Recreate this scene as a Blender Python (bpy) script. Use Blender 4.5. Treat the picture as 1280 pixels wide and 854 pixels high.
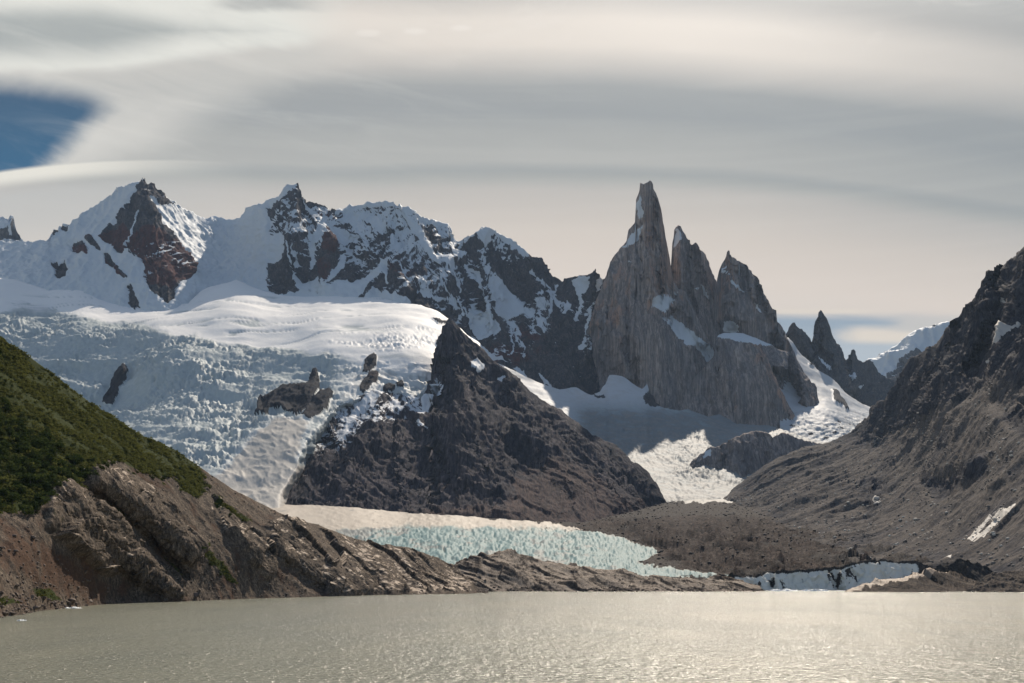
import bpy, bmesh, math, random, time
import numpy as np
T0 = time.time()
for o in list(bpy.data.objects): bpy.data.objects.remove(o)
sc = bpy.context.scene
C = sc.collection
# ------------------------------------------------------------------ camera, light, exposure
F, HX, HY, CZ = 1500.0, 640.0, 722.0, 16.0      # focal length in photo pixels, principal column, horizon row, eye height
cam_d = bpy.data.cameras.new('camera'); cam = bpy.data.objects.new('camera', cam_d); C.objects.link(cam)
cam.location = (0, 0, CZ); cam.rotation_euler = (math.radians(90), 0, 0)
cam_d.sensor_width = 36; cam_d.lens = F/1280*36; cam_d.shift_y = (HY-427)/1280
cam_d.clip_start = 0.5; cam_d.clip_end = 120000
sc.camera = cam
SUN_AZ, SUN_EL = 12.0, 36.5                     # degrees right of the view axis, above the horizon
saz, sel = math.radians(SUN_AZ), math.radians(SUN_EL)
S = (math.sin(saz)*math.cos(sel), math.cos(saz)*math.cos(sel), math.sin(sel))
sd = bpy.data.lights.new('sun', 'SUN'); sun = bpy.data.objects.new('sun', sd); C.objects.link(sun)
sd.energy = 4.9; sd.angle = math.radians(0.6); sd.color = (1.0, 0.885, 0.74)
from mathutils import Vector, Matrix
sun.rotation_euler = Vector(S).to_track_quat('Z', 'Y').to_euler()
sun.location = (0, 0, 4000)
sc.view_settings.view_transform = 'Standard'; sc.view_settings.look = 'None'
sc.view_settings.exposure = 0.4; sc.view_settings.gamma = 1.0; sc.view_settings.use_curve_mapping = False
cy = sc.cycles
cy.max_bounces = 5; cy.diffuse_bounces = 3; cy.glossy_bounces = 2; cy.transmission_bounces = 2; cy.volume_bounces = 0
cy.transparent_max_bounces = 4; cy.use_denoising = True; cy.sample_clamp_indirect = 4.0; cy.sample_clamp_direct = 0.0

# ------------------------------------------------------------------ node helper
class NT:
    def __init__(s, tree): s.t = tree; s.n = tree.nodes; s.l = tree.links
    def new(s, ty, **k):
        n = s.n.new(ty)
        for a, b in k.items(): setattr(n, a, b)
        return n
    def put(s, sock, v):
        if isinstance(v, bpy.types.NodeSocket): s.l.new(v, sock)
        elif v is not None:
            if isinstance(v, (tuple, list)) and len(v) == 3 and sock.type == 'RGBA': v = (*v, 1)
            sock.default_value = v
    def m(s, op, a, b=None, c=None, clamp=False):
        n = s.new('ShaderNodeMath', operation=op, use_clamp=clamp)
        s.put(n.inputs[0], a); s.put(n.inputs[1], b) if b is not None else None
        if c is not None: s.put(n.inputs[2], c)
        return n.outputs[0]
    def add(s, a, b): return s.m('ADD', a, b)
    def sub(s, a, b): return s.m('SUBTRACT', a, b)
    def mul(s, a, b): return s.m('MULTIPLY', a, b)
    def div(s, a, b): return s.m('DIVIDE', a, b)
    def ss(s, x, a, b, o0=0., o1=1.):           # smooth step from a to b
        n = s.new('ShaderNodeMapRange', interpolation_type='SMOOTHSTEP')
        s.put(n.inputs[0], x); s.put(n.inputs[1], a); s.put(n.inputs[2], b); s.put(n.inputs[3], o0); s.put(n.inputs[4], o1)
        return n.outputs[0]
    def mix(s, f, a, b, mode='MIX'):
        n = s.new('ShaderNodeMix', data_type='RGBA', blend_type=mode)
        s.put(n.inputs[0], f); s.put(n.inputs[6], a); s.put(n.inputs[7], b)
        return n.outputs[2]
    def noise(s, vec, scale, detail=4., rough=.5, dist=0., lac=2.0):
        n = s.new('ShaderNodeTexNoise')
        if vec is not None: s.put(n.inputs['Vector'], vec)
        n.inputs['Scale'].default_value = scale; n.inputs['Detail'].default_value = detail
        n.inputs['Roughness'].default_value = rough; n.inputs['Distortion'].default_value = dist; n.inputs['Lacunarity'].default_value = lac
        return n.outputs['Fac']
    def vmul(s, v, k):
        n = s.new('ShaderNodeVectorMath', operation='MULTIPLY'); s.put(n.inputs[0], v); n.inputs[1].default_value = k
        return n.outputs[0]
    def vmul_s(s, v):
        n = s.new('ShaderNodeCombineXYZ')
        for k in range(3): s.put(n.inputs[k], v)
        return n.outputs[0]
    def ramp(s, x, stops):
        n = s.new('ShaderNodeValToRGB'); s.put(n.inputs[0], x); e = n.color_ramp.elements
        while len(e) < len(stops): e.new(0.5)
        for i, (p, c) in enumerate(stops): e[i].position = p; e[i].color = (*c, 1)
        return n.outputs[0]
def srgb(*c):
    return tuple(((x/255)/12.92 if x/255 <= .04045 else ((x/255+.055)/1.055)**2.4) for x in c)

# ------------------------------------------------------------------ sky
w = bpy.data.worlds.new('World'); sc.world = w; w.use_nodes = True
def build_sky():
    g = NT(w.node_tree); g.n.clear()
    tc = g.new('ShaderNodeTexCoord'); d = tc.outputs['Generated']
    sx = g.new('ShaderNodeSeparateXYZ'); g.put(sx.inputs[0], d); x, y, z = sx.outputs
    sky = g.new('ShaderNodeTexSky', sky_type='NISHITA'); sky.sun_disc = False
    sky.sun_elevation = sel; sky.sun_rotation = saz; sky.altitude = 600; sky.dust_density = 0.6; sky.ozone_density = 1.3
    hor = g.m('SQRT', g.add(g.mul(x, x), g.mul(y, y)))
    v = g.div(z, g.m('MAXIMUM', hor, 0.02))                    # tangent of the elevation
    az = g.m('ARCTAN2', x, y)                                  # 0 ahead, positive to the right
    U = g.add(g.mul(g.m('TANGENT', g.m('MINIMUM', g.m('MAXIMUM', az, -1.2), 1.2)), 1.0), 0.0)
    vv = g.mul(v, g.m('SQRT', g.add(1.0, g.mul(U, U))))         # elevation measured against the range ahead
    # coordinates that read as rows and columns: col = 0..1280, row = 0..722
    col = g.add(g.mul(U, 1500.), 640.); row = g.sub(722., g.mul(vv, 1500.))
    # stretched noises for the lenticular layers
    cv = g.new('ShaderNodeCombineXYZ'); g.put(cv.inputs[0], g.mul(az, 1.0)); g.put(cv.inputs[1], v)
    P = cv.outputs[0]
    n1 = g.noise(g.vmul(P, (2.2, 9, 1)), 1.0, 4, .5, .3)
    n2 = g.noise(g.vmul(P, (5., 34, 1)), 1.0, 6, .6, .4)
    n3 = g.noise(g.vmul(P, (9., 16, 1)), 1.0, 7, .62, .8)
    n4 = g.noise(g.vmul(P, (3., 70, 1)), 1.0, 3, .5, .1)
    cw = g.new('ShaderNodeCombineXYZ'); g.put(cw.inputs[0], g.add(g.mul(az, 7.), g.mul(v, -9.))); g.put(cw.inputs[1], g.add(g.mul(v, 46.), g.mul(az, 9.)))
    n5 = g.noise(cw.outputs[0], 1.0, 9, .68, .5)
    a1 = g.sub(n1, .5); a2 = g.sub(n2, .5); a3 = g.add(g.mul(g.sub(n3, .5), .8), g.mul(g.sub(n5, .5), .3))
    # the layered deck: bands sag to the right
    t = g.div(g.sub(col, 640.), 640.); t2 = g.mul(g.m('MAXIMUM', g.m('MINIMUM', t, 1.6), -1.), g.m('MAXIMUM', g.m('MINIMUM', t, 1.6), 0.))
    r0 = g.sub(row, g.mul(t2, 48.))
    r0 = g.add(g.add(r0, g.mul(a1, 34.)), g.mul(a2, 12.))
    cs = [(-900, (92,104,122)), (-420, (122,128,136)), (-160, (176,174,172)), (-60, (196,194,190)), (-10, (188,184,180)), (22, (218,210,202)), (55, (216,208,200)), (85, (188,184,180)),
          (108, (156,158,159)), (140, (152,155,157)), (168, (164,165,164)), (206, (170,170,168)), (211, (155,158,159)),
          (220, (160,162,161)), (238, (182,178,174)), (290, (201,192,184)), (340, (210,199,190)), (388, (208,199,191)), (470, (200,196,192)), (722, (190,194,200))]
    pos = lambda r: (r+900)/1622
    deck = g.ramp(pos_(g, r0), [(pos(r), srgb(*c)) for r, c in cs])
    # darker, cooler towards the far right
    deck = g.mix(g.mul(g.ss(t, .25, 1.5), g.mul(.62, g.ss(row, 440., 120.))), deck, srgb(134,141,146))
    # fine streaks in the deck
    deck = g.mix(g.mul(g.ss(n4, .45, .7), .05), deck, srgb(225,220,212))
    deck = g.mix(g.mul(g.ss(n3, .52, .75), g.mul(g.ss(row, 120., 20.), .30)), deck, srgb(232,226,220))
    # upper left bright cloud bank with its grey belly
    e1 = g.sub(g.add(row, g.mul(a3, 46.)), g.add(94., g.mul(g.m('MAXIMUM', g.sub(col, 140.), 0.), -0.17)))
    bank = g.mul(g.ss(e1, 6., -14.), g.ss(g.add(col, g.mul(a3, 170.)), 450., 330.))
    bankc = g.mix(g.mul(g.ss(g.add(g.m('ABSOLUTE', g.sub(g.add(row, g.mul(a1, 40.)), 42.)), g.mul(g.m('MAXIMUM', g.sub(col, 120.), 0.), .16)), 42., 8.), .9), srgb(216,215,209), srgb(158,162,162))
    bankc = g.mix(g.mul(g.ss(n3, .5, .7), .35), bankc, srgb(224,222,216))
    # white diagonal veil from the bank down to the blue gap
    dl = g.add(g.sub(g.add(col, g.mul(row, 2.1)), 488.), g.mul(a3, 130.))
    veil = g.mul(g.ss(dl, 150., 0.), g.mul(g.ss(row, 235., 200.), g.ss(row, 30., 70.)))
    c = g.mix(g.mul(veil, .8), deck, g.mix(g.ss(row, 90., 190.), srgb(192,190,186), srgb(206,203,198)))
    c = g.mix(bank, c, bankc)
    # dark slot at the very top
    slot = g.mul(g.ss(g.m('ABSOLUTE', g.sub(g.add(row, g.mul(a3, 30.)), 4.)), 14., 2.), g.mul(g.ss(col, 250., 300.), g.ss(col, 430., 340.)))
    c = g.mix(g.mul(slot, .6), c, srgb(140,142,144))
    # small puffs
    for (pc, pr) in ((460, 41), (519, 39), (577, 35)):
        q = g.add(g.m('POWER', g.div(g.sub(col, float(pc)), 17.), 2.), g.m('POWER', g.div(g.sub(g.add(row, g.mul(a3, 8.)), float(pr)), 5.), 2.))
        c = g.mix(g.mul(g.ss(g.add(q, g.mul(a3, 3.)), 1.1, 0.), .28), c, srgb(238,232,226))
    c = g.mix(g.mul(g.ss(n5, .45, .72), g.mul(g.ss(row, 260., 140.), g.ss(col, 760., 200., .03, .20))), c, srgb(226,223,217))
    c = g.mix(g.mul(g.ss(n5, .5, .28), g.mul(g.ss(row, 230., 120.), g.ss(col, 760., 200., .03, .20))), c, srgb(150,153,155))
    # blue opening on the left, between bank, veil and lens cloud
    h1 = g.sub(g.add(row, g.mul(a3, 30.)), g.add(92., g.mul(col, .15)))
    h2 = g.sub(g.add(150., g.mul(g.m('MINIMUM', g.sub(140., row), 0.), 1.25)), g.add(col, g.mul(a3, 90.)))
    arc = g.add(216., g.add(g.mul(col, -.145), g.mul(g.mul(col, col), .00036)))
    h3 = g.sub(arc, g.add(row, g.mul(a2, 4.)))
    hole = g.mul(g.mul(g.ss(h1, -4., 30.), g.ss(h2, -16., 46.)), g.ss(h3, -1., 5.))
    hole = g.mul(hole, g.ss(col, -900., -500.))
    # lens cloud under the opening: bright rim then grey
    lensr = g.mul(g.ss(h3, 3., -1.), g.mul(g.ss(h3, -24., -6.), g.ss(col, 330., 40.)))
    c = g.mix(g.mul(lensr, .95), c, srgb(222,218,209))
    lensb = g.mul(g.mul(g.ss(h3, -14., -34.), g.ss(h3, -130., -60.)), g.ss(col, 420., 60.))
    c = g.mix(g.mul(lensb, .55), c, srgb(180,182,182))
    blue = g.mix(g.ss(row, 90., 230.), srgb(62,88,114), srgb(46,92,126))
    blue = g.mix(g.mul(g.ss(n5, .48, .75), g.ss(g.add(row, col), 320., 130., .6, .12)), blue, srgb(130,142,154))
    c = g.mix(hole, c, blue)
    # low opening on the right with its cream streak
    lowr = g.add(row, g.add(g.mul(a1, 20.), g.mul(a2, 9.)))
    low = g.mul(g.mul(g.ss(g.add(lowr, g.mul(a3, 22.)), 382., 400.), g.ss(lowr, 530., 470.)), g.mul(g.ss(g.add(col, g.mul(a3, 60.)), 860., 930.), g.ss(g.add(col, g.mul(g.sub(lowr, 440.), -3.2)), 1420., 1180.)))
    lowc = g.mix(g.ss(lowr, 400., 440.), srgb(140,156,172), srgb(168,178,188))
    c = g.mix(g.mul(low, .95), c, lowc)
    st = g.mul(g.ss(g.m('ABSOLUTE', g.sub(g.add(lowr, g.mul(g.sub(col, 1100.), -.02)), 417.)), 15., 3.), g.ss(g.add(col, g.mul(a3, 90.)), 1030., 1075.))
    c = g.mix(g.mul(st, .85), c, srgb(220,208,194))
    st2 = g.mul(g.ss(g.m('ABSOLUTE', g.sub(lowr, 402.)), 14., 2.), g.ss(g.add(col, g.mul(a3, 120.)), 1090., 1130.))
    c = g.mix(g.mul(st2, .8), c, srgb(192,188,184))
    st3 = g.mul(g.ss(g.m('ABSOLUTE', g.sub(lowr, 387.)), 5., 1.), g.mul(g.ss(col, 940., 980.), g.ss(col, 1110., 1060.)))
    c = g.mix(g.mul(st3, .6), c, srgb(214,204,192))
    # cloud cover thins out towards the sky behind the photographer
    back = g.ss(g.add(g.sub(y, g.mul(z, .35)), g.mul(a1, .9)), .35, -.25)
    cover = g.sub(1., g.mul(back, .85))
    cover = g.mul(cover, g.mul(g.ss(z, -.02, .0, .6, 1.), g.ss(g.add(z, g.mul(a1, .6)), .62, .92, 1., .35)))
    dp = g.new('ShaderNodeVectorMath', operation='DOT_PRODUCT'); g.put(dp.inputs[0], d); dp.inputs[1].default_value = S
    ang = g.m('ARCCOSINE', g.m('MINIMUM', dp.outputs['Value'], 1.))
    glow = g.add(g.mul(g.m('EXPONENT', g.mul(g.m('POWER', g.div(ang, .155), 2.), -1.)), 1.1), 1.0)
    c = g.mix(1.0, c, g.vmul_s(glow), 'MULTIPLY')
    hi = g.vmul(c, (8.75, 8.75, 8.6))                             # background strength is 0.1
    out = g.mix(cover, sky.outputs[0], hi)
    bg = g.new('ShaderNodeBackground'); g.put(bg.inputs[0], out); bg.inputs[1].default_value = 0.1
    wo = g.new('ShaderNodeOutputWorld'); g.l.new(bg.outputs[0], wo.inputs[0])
def pos_(g, r): return g.div(g.add(r, 900.), 1622.)
build_sky()

# ------------------------------------------------------------------ numpy noise
_rng = np.random.RandomState(7)
_perm = np.tile(_rng.permutation(256).astype(np.int32), 3)
_gr = _rng.normal(size=(256, 3)).astype(np.float32); _gr /= np.linalg.norm(_gr, axis=1)[:, None]
_rand = _rng.rand(256).astype(np.float32)
def perlin(x, y, z):
    xi = np.floor(x).astype(np.int32); yi = np.floor(y).astype(np.int32); zi = np.floor(z).astype(np.int32)
    xf = (x-xi).astype(np.float32); yf = (y-yi).astype(np.float32); zf = (z-zi).astype(np.float32)
    xi &= 255; yi &= 255; zi &= 255
    u = xf*xf*xf*(xf*(xf*6-15)+10); v = yf*yf*yf*(yf*(yf*6-15)+10); q = zf*zf*zf*(zf*(zf*6-15)+10)
    res = 0
    for i in (0, 1):
        a = _perm[xi+i]; wx = u if i else 1-u
        for j in (0, 1):
            b = _perm[(a+yi+j)]; wy = v if j else 1-v
            for k in (0, 1):
                h = _perm[(b+zi+k)]; gg = _gr[h]
                res = res + wx*wy*(q if k else 1-q)*(gg[..., 0]*(xf-i)+gg[..., 1]*(yf-j)+gg[..., 2]*(zf-k))
    return res*1.55
def fbm(P, lam, octv=4, gain=.5, sq=(1, 1, 1), seed=0., ridge=False):
    x = P[..., 0]*sq[0]/lam+seed*17.3; y = P[..., 1]*sq[1]/lam+seed*5.1; z = P[..., 2]*sq[2]/lam-seed*9.7
    s = 0; a = 1.; tot = 0.; wgt = 1.
    for k in range(octv):
        n = perlin(x, y, z)
        if ridge:
            n = 1-np.abs(n)*1.6; n = n*np.abs(n); n2 = n*wgt; wgt = np.clip(n*1.4, 0, 1); s = s+a*(n2*2-1)
        else: s = s+a*n
        tot += a; a *= gain; x = x*2.03+3.1; y = y*2.03+1.7; z = z*2.03+7.9
    return s/tot
def worley(x, y, seed=0):
    xi = np.floor(x).astype(np.int32); yi = np.floor(y).astype(np.int32)
    f1 = np.full(x.shape, 9., np.float32); f2 = f1.copy(); cid = np.zeros(x.shape, np.float32)
    for i in (-1, 0, 1):
        for j in (-1, 0, 1):
            a = _perm[((xi+i) & 255)]; h = _perm[a+((yi+j+seed) & 255)]; h2 = _perm[h+37]
            dx = xi+i+_rand[h]-x; dy = yi+j+_rand[h2]-y
            d = np.sqrt(dx*dx+dy*dy).astype(np.float32)
            near = d < f1
            f2 = np.where(near, f1, np.minimum(f2, d)); cid = np.where(near, _rand[_perm[h2+11]], cid); f1 = np.where(near, d, f1)
    return f1, f2, cid
def facets(u, v, seed=0, k=.9):                  # tilted planes meeting at edges: blocky rock
    xi = np.floor(u).astype(np.int32); yi = np.floor(v).astype(np.int32)
    f1 = np.full(u.shape, 9., np.float32); out = np.zeros(u.shape, np.float32)
    for i in (-1, 0, 1):
        for j in (-1, 0, 1):
            h = _perm[_perm[(xi+i) & 255]+((yi+j+seed) & 255)]; h2 = _perm[h+37]; h3 = _perm[h2+91]; h4 = _perm[h3+5]
            dx = u-(xi+i+_rand[h]); dy = v-(yi+j+_rand[h2]); d = dx*dx+dy*dy
            val = (_rand[h3]-.5)*.7+k*((_rand[h4]-.5)*2*dx+(_rand[_perm[h4+61]]-.5)*1.2*dy)
            near = d < f1; f1 = np.where(near, d, f1).astype(np.float32); out = np.where(near, val, out).astype(np.float32)
    return out
def sdist(px, py, pts, closed=True):             # distance to a polyline; positive inside a closed one
    p = np.asarray(pts, float); n = len(p); d = np.full(px.shape, 1e9); ins = np.zeros(px.shape, bool)
    for i in range(n if closed else n-1):
        ax, ay = p[i]; bx, by = p[(i+1) % n]
        ex, ey = bx-ax, by-ay; L = ex*ex+ey*ey+1e-9
        t = np.clip(((px-ax)*ex+(py-ay)*ey)/L, 0, 1)
        d = np.minimum(d, (px-ax-t*ex)**2+(py-ay-t*ey)**2)
        if closed and by != ay: ins ^= ((ay > py) != (by > py)) & (px < ex*(py-ay)/(by-ay)+ax)
    d = np.sqrt(d)
    return np.where(ins, d, -d) if closed else d
def sst(x, a, b):
    t = np.clip((x-a)/(b-a), 0, 1); return t*t*(3-2*t)
def lerp_line(xs, pts):
    p = np.asarray(pts, float); return np.interp(xs, p[:, 0], p[:, 1])
class TPS:                                       # smooth field through control points; 1/D is linear on a plane
    def __init__(s, c, lam=1e-3):
        c = np.asarray(c, float); s.p = c[:, :2]/200.; q = 1000./c[:, 2]; n = len(c)
        K = s.k(np.linalg.norm(s.p[:, None]-s.p[None], axis=2))+lam*np.eye(n); Pm = np.c_[np.ones(n), s.p]
        A = np.zeros((n+3, n+3)); A[:n, :n] = K; A[:n, n:] = Pm; A[n:, :n] = Pm.T
        s.w = np.linalg.solve(A, np.r_[q, 0, 0, 0])
    def k(s, r): return np.where(r > 1e-9, r*r*np.log(np.maximum(r, 1e-9)), 0)
    def __call__(s, x, y):
        x = x/200.; y = y/200.; v = s.w[-3]+s.w[-2]*x+s.w[-1]*y
        for (a, b), w_ in zip(s.p, s.w): v = v+w_*s.k(np.sqrt((x-a)**2+(y-b)**2))
        return 1000./v

# ------------------------------------------------------------------ mesh helpers
def tag(o, label=None, cat=None, group=None, kind=None):
    if label: o['label'] = label
    if cat: o['category'] = cat
    if group: o['group'] = group
    if kind: o['kind'] = kind
    return o
def mesh_np(name, V, Q, mat=None, smooth=False, mask=None):
    me = bpy.data.meshes.new(name); V = np.asarray(V, np.float32).reshape(-1, 3); Q = np.asarray(Q, np.int32)
    k = Q.shape[1]
    me.vertices.add(len(V)); me.vertices.foreach_set('co', V.ravel())
    me.loops.add(Q.size); me.loops.foreach_set('vertex_index', Q.ravel())
    me.polygons.add(len(Q)); me.polygons.foreach_set('loop_start', np.arange(0, Q.size, k, dtype=np.int32))
    if smooth: me.polygons.foreach_set('use_smooth', np.ones(len(Q), bool))
    if mask is not None:
        at = me.attributes.new('mask', 'FLOAT_COLOR', 'POINT'); at.data.foreach_set('color', np.asarray(mask, np.float32).ravel())
    me.update(calc_edges=True); me.validate()
    if mat: me.materials.append(mat)
    return me
def link(name, me, parent=None):
    o = bpy.data.objects.new(name, me); C.objects.link(o); o.parent = parent
    return o
def world(px, py, D): return np.stack([(px-HX)/F*D, D+0*px, CZ+(HY-py)/F*D], -1)
def grid_normals(P):
    du = np.gradient(P, axis=0); dv = np.gradient(P, axis=1)
    n = np.cross(du, dv); n /= np.linalg.norm(n, axis=2)[..., None]+1e-9
    n *= np.where((n*P).sum(-1) > 0, -1, 1)[..., None]      # towards the lake
    return n
SURF = {}
WINGS = {'left_hill': (-1, 700.), 'snowy_massif': (-1, 6000.), 'hanging_glacier': (-1, 5000.), 'scree_mountain': (1, 2600.), 'gravel_bank': (1, 900.), 'distant_snow_mountain': (1, 5000.)}
MID = [(345,620),(360,596),(369,581),(374,565),(380,549),(393,535),(405,520),(415,508),(425,499),(436,497),(450,492),(466,486),(480,490),(500,486),(515,492),(526,497),(531,487),(538,474),(534,464),(542,455),(536,446),(540,438),(547,431),(543,424),(552,416),(549,409),(556,406),(558,400),(562,397),(567,400),(571,405),(577,411),(587,421),(600,432),(618,449),(640,466),
 (664,488),(688,505),(716,522),(740,540),(755,548),(771,554),(789,571),(810,586),(818,598),(826,611),(836,630),(850,655)]
IN_MID = lambda px, py: sst(sdist(px, py, MID+[(850, 700), (345, 700)]), 2, 40)
STEP = 1.25
def relief(name, top, bot, ctrl, mat, ribs=(), disp=None, mask=None, coarse=None, step=None, jag=0., back=1.15, backlen=1.0, dfun=None,
           label=None, cat=None, kind='structure', smooth=False, seed=1., zmin=None):
    """a mountain face: skyline and foot lines, distances through control points, relief along the surface normal, and a far side"""
    st = step or STEP
    x0, x1 = max(top[0][0], bot[0][0]), min(top[-1][0], bot[-1][0])
    xs = np.arange(x0, x1+st*.5, st)
    ty = lerp_line(xs, top); by = lerp_line(xs, bot)
    if jag:
        z0 = np.zeros_like(xs); Pj = np.stack([xs, z0, z0], -1)
        ty = ty+jag*(fbm(Pj, 9., 4, .65, seed=seed)+.8*np.abs(fbm(Pj, 4., 2, .6, seed=seed+3)))
    by = np.maximum(by, ty+2)
    nr = int(math.ceil((by-ty).max()/st))+1
    r = np.linspace(0, 1, nr)
    px = np.repeat(xs[:, None], nr, 1); py = ty[:, None]+(by-ty)[:, None]*r[None]
    D = TPS(ctrl)(px, py)
    if dfun is not None: D = D+dfun(px, py)
    wx = px+4*perlin(px/14, py/14, 0*px+seed)+1.6*perlin(px/4.3, py/4.3, 0*px+seed+5)
    wy = py+4*perlin(px/14, py/14, 0*px+seed+9)+1.6*perlin(px/4.3, py/4.3, 0*px+seed+13)
    for pts, wd, amp in ribs:                     # amp > 0: a rib towards the lake, < 0: a gully
        d = sdist(wx, wy, pts, False); D = D-amp*np.clip(1-d/wd, 0, 1)
    P = world(px, py, D); N = grid_normals(P)
    cm = coarse(wx, wy, px, py) if coarse is not None else np.zeros(px.shape)
    if disp is not None:
        dd = disp(P, px, py, cm, N)
        if dd.ndim == 3: P = P+dd
        else: P = P+N*dd[..., None]
    N = grid_normals(P)
    m = mask(P, N, wx, wy, px, py, cm) if mask is not None else np.zeros(px.shape+(3,))
    SURF[name] = (P, N, m, px, py)
    if name in WINGS:                             # coarser land going on beyond the frame
        sd_, L = WINGS[name]; fr = np.linspace(0, 1, 15)[1:]**1.6
        e = P[0] if sd_ < 0 else P[-1]; em = m[0] if sd_ < 0 else m[-1]
        z0 = e[:, 2].min(); W = np.repeat(e[None], 14, 0); W[..., 0] += sd_*L*fr[:, None]
        h = (W[..., 2]-z0); W[..., 2] = z0+h*(1+.28*fbm(W, L*.35, 4, .5, (1, 0, 0), seed+90)-.25*fr[:, None])
        W[..., 1] += fbm(W, L*.12, 4, .5, (1, 1, 1), seed+91)*L*.03*np.clip(fr[:, None]*6, 0, 1)*np.clip(h/(h.max()*.2), 0, 1)
        kw = max(3, nr//5); pad = np.pad(em, ((kw, kw), (0, 0)), 'edge'); cs_ = np.cumsum(pad, 0); em = (cs_[2*kw:]-cs_[:-2*kw])/(2*kw)
        WM = np.clip(np.repeat(em[None], 14, 0)+.5*fbm(W, L*.12, 4, .6, (1, 1, 1), seed+92)[..., None]*np.clip(fr*3, 0, 1)[:, None, None], 0, 1)
        if sd_ < 0: P = np.concatenate([W[::-1], P]); m = np.concatenate([WM[::-1], m])
        else: P = np.concatenate([P, W]); m = np.concatenate([m, WM])
    nx = len(P)
    V = [P.reshape(-1, 3)]; M = [m.reshape(-1, 3)]
    idx = np.arange(nx*nr).reshape(nx, nr)
    Q = [np.stack([idx[:-1, :-1], idx[:-1, 1:], idx[1:, 1:], idx[1:, :-1]], -1).reshape(-1, 4)]
    if back:
        tp = P[:, 0]; rad = tp.copy(); rad[:, 2] = 0; rad /= np.linalg.norm(rad, axis=1)[:, None]
        H = (tp[:, 2]-P[:, -1, 2]).max()*backlen; prev = idx[:, 0]; n0 = nx*nr
        for k, fr in enumerate((.02, .06, .13, .25, .45, .7, 1.0)):
            s_ = H*fr*(1+.25*perlin(tp[:, 0]/120., tp[:, 2]/120., np.full(nx, k*3.3)))
            q = tp+rad*s_[:, None]; q[:, 2] -= back*s_
            V.append(q); M.append(m[:, 0]); cur = n0+np.arange(nx); n0 += nx
            Q.append(np.stack([prev[:-1], prev[1:], cur[1:], cur[:-1]], -1)); prev = cur
    V = np.concatenate(V); M = np.concatenate(M); Q = np.concatenate(Q)
    if zmin is not None: V[:, 2] = np.maximum(V[:, 2], zmin)
    me = mesh_np(name, V, Q, mat, smooth, np.c_[M, np.ones(len(M))])
    o = link(name, me); tag(o, label, cat, None, kind)
    return o

# ------------------------------------------------------------------ materials
def terrain_mat(name, r1, r2, r3, red=(.10,.045,.04), green=(.05,.06,.02), snow=(.53,.55,.57), ice=(.50,.62,.66), lam=60., bump=1., streak=(1, 1, .22), rough=.9, dirt=0., th=0., tint=None):
    """rock in three tones, mask R = snow, G = second rock, B = ice in snow or plants on rock (name decides)"""
    mt = bpy.data.materials.new(name); mt.use_nodes = True; g = NT(mt.node_tree); g.n.clear()
    geo = g.new('ShaderNodeNewGeometry'); P = geo.outputs['Position']
    at = g.new('ShaderNodeAttribute', attribute_name='mask'); s = g.new('ShaderNodeSeparateColor'); g.put(s.inputs[0], at.outputs['Color'])
    R, G, B = s.outputs[0], s.outputs[1], s.outputs[2]
    if th:
        vr = g.new('ShaderNodeVectorRotate', rotation_type='Z_AXIS'); g.put(vr.inputs['Vector'], P); vr.inputs['Angle'].default_value = -th; PR = vr.outputs[0]
    else: PR = P
    SP = g.vmul(PR, streak)
    a = g.noise(SP, 1/lam, 7, .62, .6); b = g.noise(g.vmul(PR, (1, max(.35, streak[1]), max(.35, streak[2]))), 1/(lam*.21), 6, .68, .4); c = g.noise(SP, 1/(lam*.07), 5, .7)
    col = g.mix(g.ss(a, .36, .64), r1, r2)
    col = g.mix(g.mul(g.ss(b, .44, .68), .8), col, r3)
    col = g.mix(g.ss(g.add(G, g.mul(g.sub(b, .5), .7)), .35, .65), col, g.mix(g.ss(c, .35, .65), red, tuple(k*.6 for k in red)))
    col = g.mix(g.ss(c, .60, .38, 0., .62), col, tuple(k*.5 for k in r1))
    dd = g.noise(SP, 1/(lam*.45), 8, .72, 1.2); col = g.mix(g.ss(g.m('ABSOLUTE', g.sub(dd, .5)), .035, .0, 0., .75), col, tuple(k*.5 for k in r1))
    if green is not None:
        col = g.mix(g.ss(g.add(B, g.mul(g.sub(b, .5), .8)), .38, .62), col, g.mix(g.ss(c, .35, .65), green, tuple(k*.45 for k in green)))
        sc_ = snow
    else:
        sc_ = g.mix(g.mul(B, g.ss(b, .3, .6, .82, 1.)), snow, ice)
    if tint: sc_ = g.mix(g.mul(g.ss(g.add(G, g.mul(g.sub(a, .5), .9)), .3, .7), .85), sc_, tint)
    if dirt: sc_ = g.mix(g.mul(g.ss(a, .45, .65), dirt), sc_, (.36,.33,.29))
    sf = g.ss(g.add(R, g.mul(g.sub(c, .5), .5)), .40, .60)
    col = g.mix(sf, col, sc_)
    bs = g.new('ShaderNodeBsdfPrincipled'); g.put(bs.inputs['Base Color'], col)
    g.put(bs.inputs['Roughness'], g.mix(sf, (rough,)*3, (.62,)*3)); g.put(bs.inputs['Specular IOR Level'], g.mix(sf, (.02,)*3, (.03,)*3))
    h = g.add(g.mul(b, lam*.21*.5), g.mul(c, lam*.07*.8))
    bp = g.new('ShaderNodeBump'); g.put(bp.inputs['Height'], h); bp.inputs['Distance'].default_value = bump; g.put(bp.inputs['Strength'], g.mix(sf, (.8,)*3, (.25,)*3))
    g.l.new(bp.outputs[0], bs.inputs['Normal'])
    o = g.new('ShaderNodeOutputMaterial'); g.l.new(bs.outputs[0], o.inputs[0])
    return mt
def stack(r, g=None, b=None):
    z = np.zeros_like(r); return np.stack([np.clip(r, 0, 1), np.clip(g, 0, 1) if g is not None else z, np.clip(b, 0, 1) if b is not None else z], -1)
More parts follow.
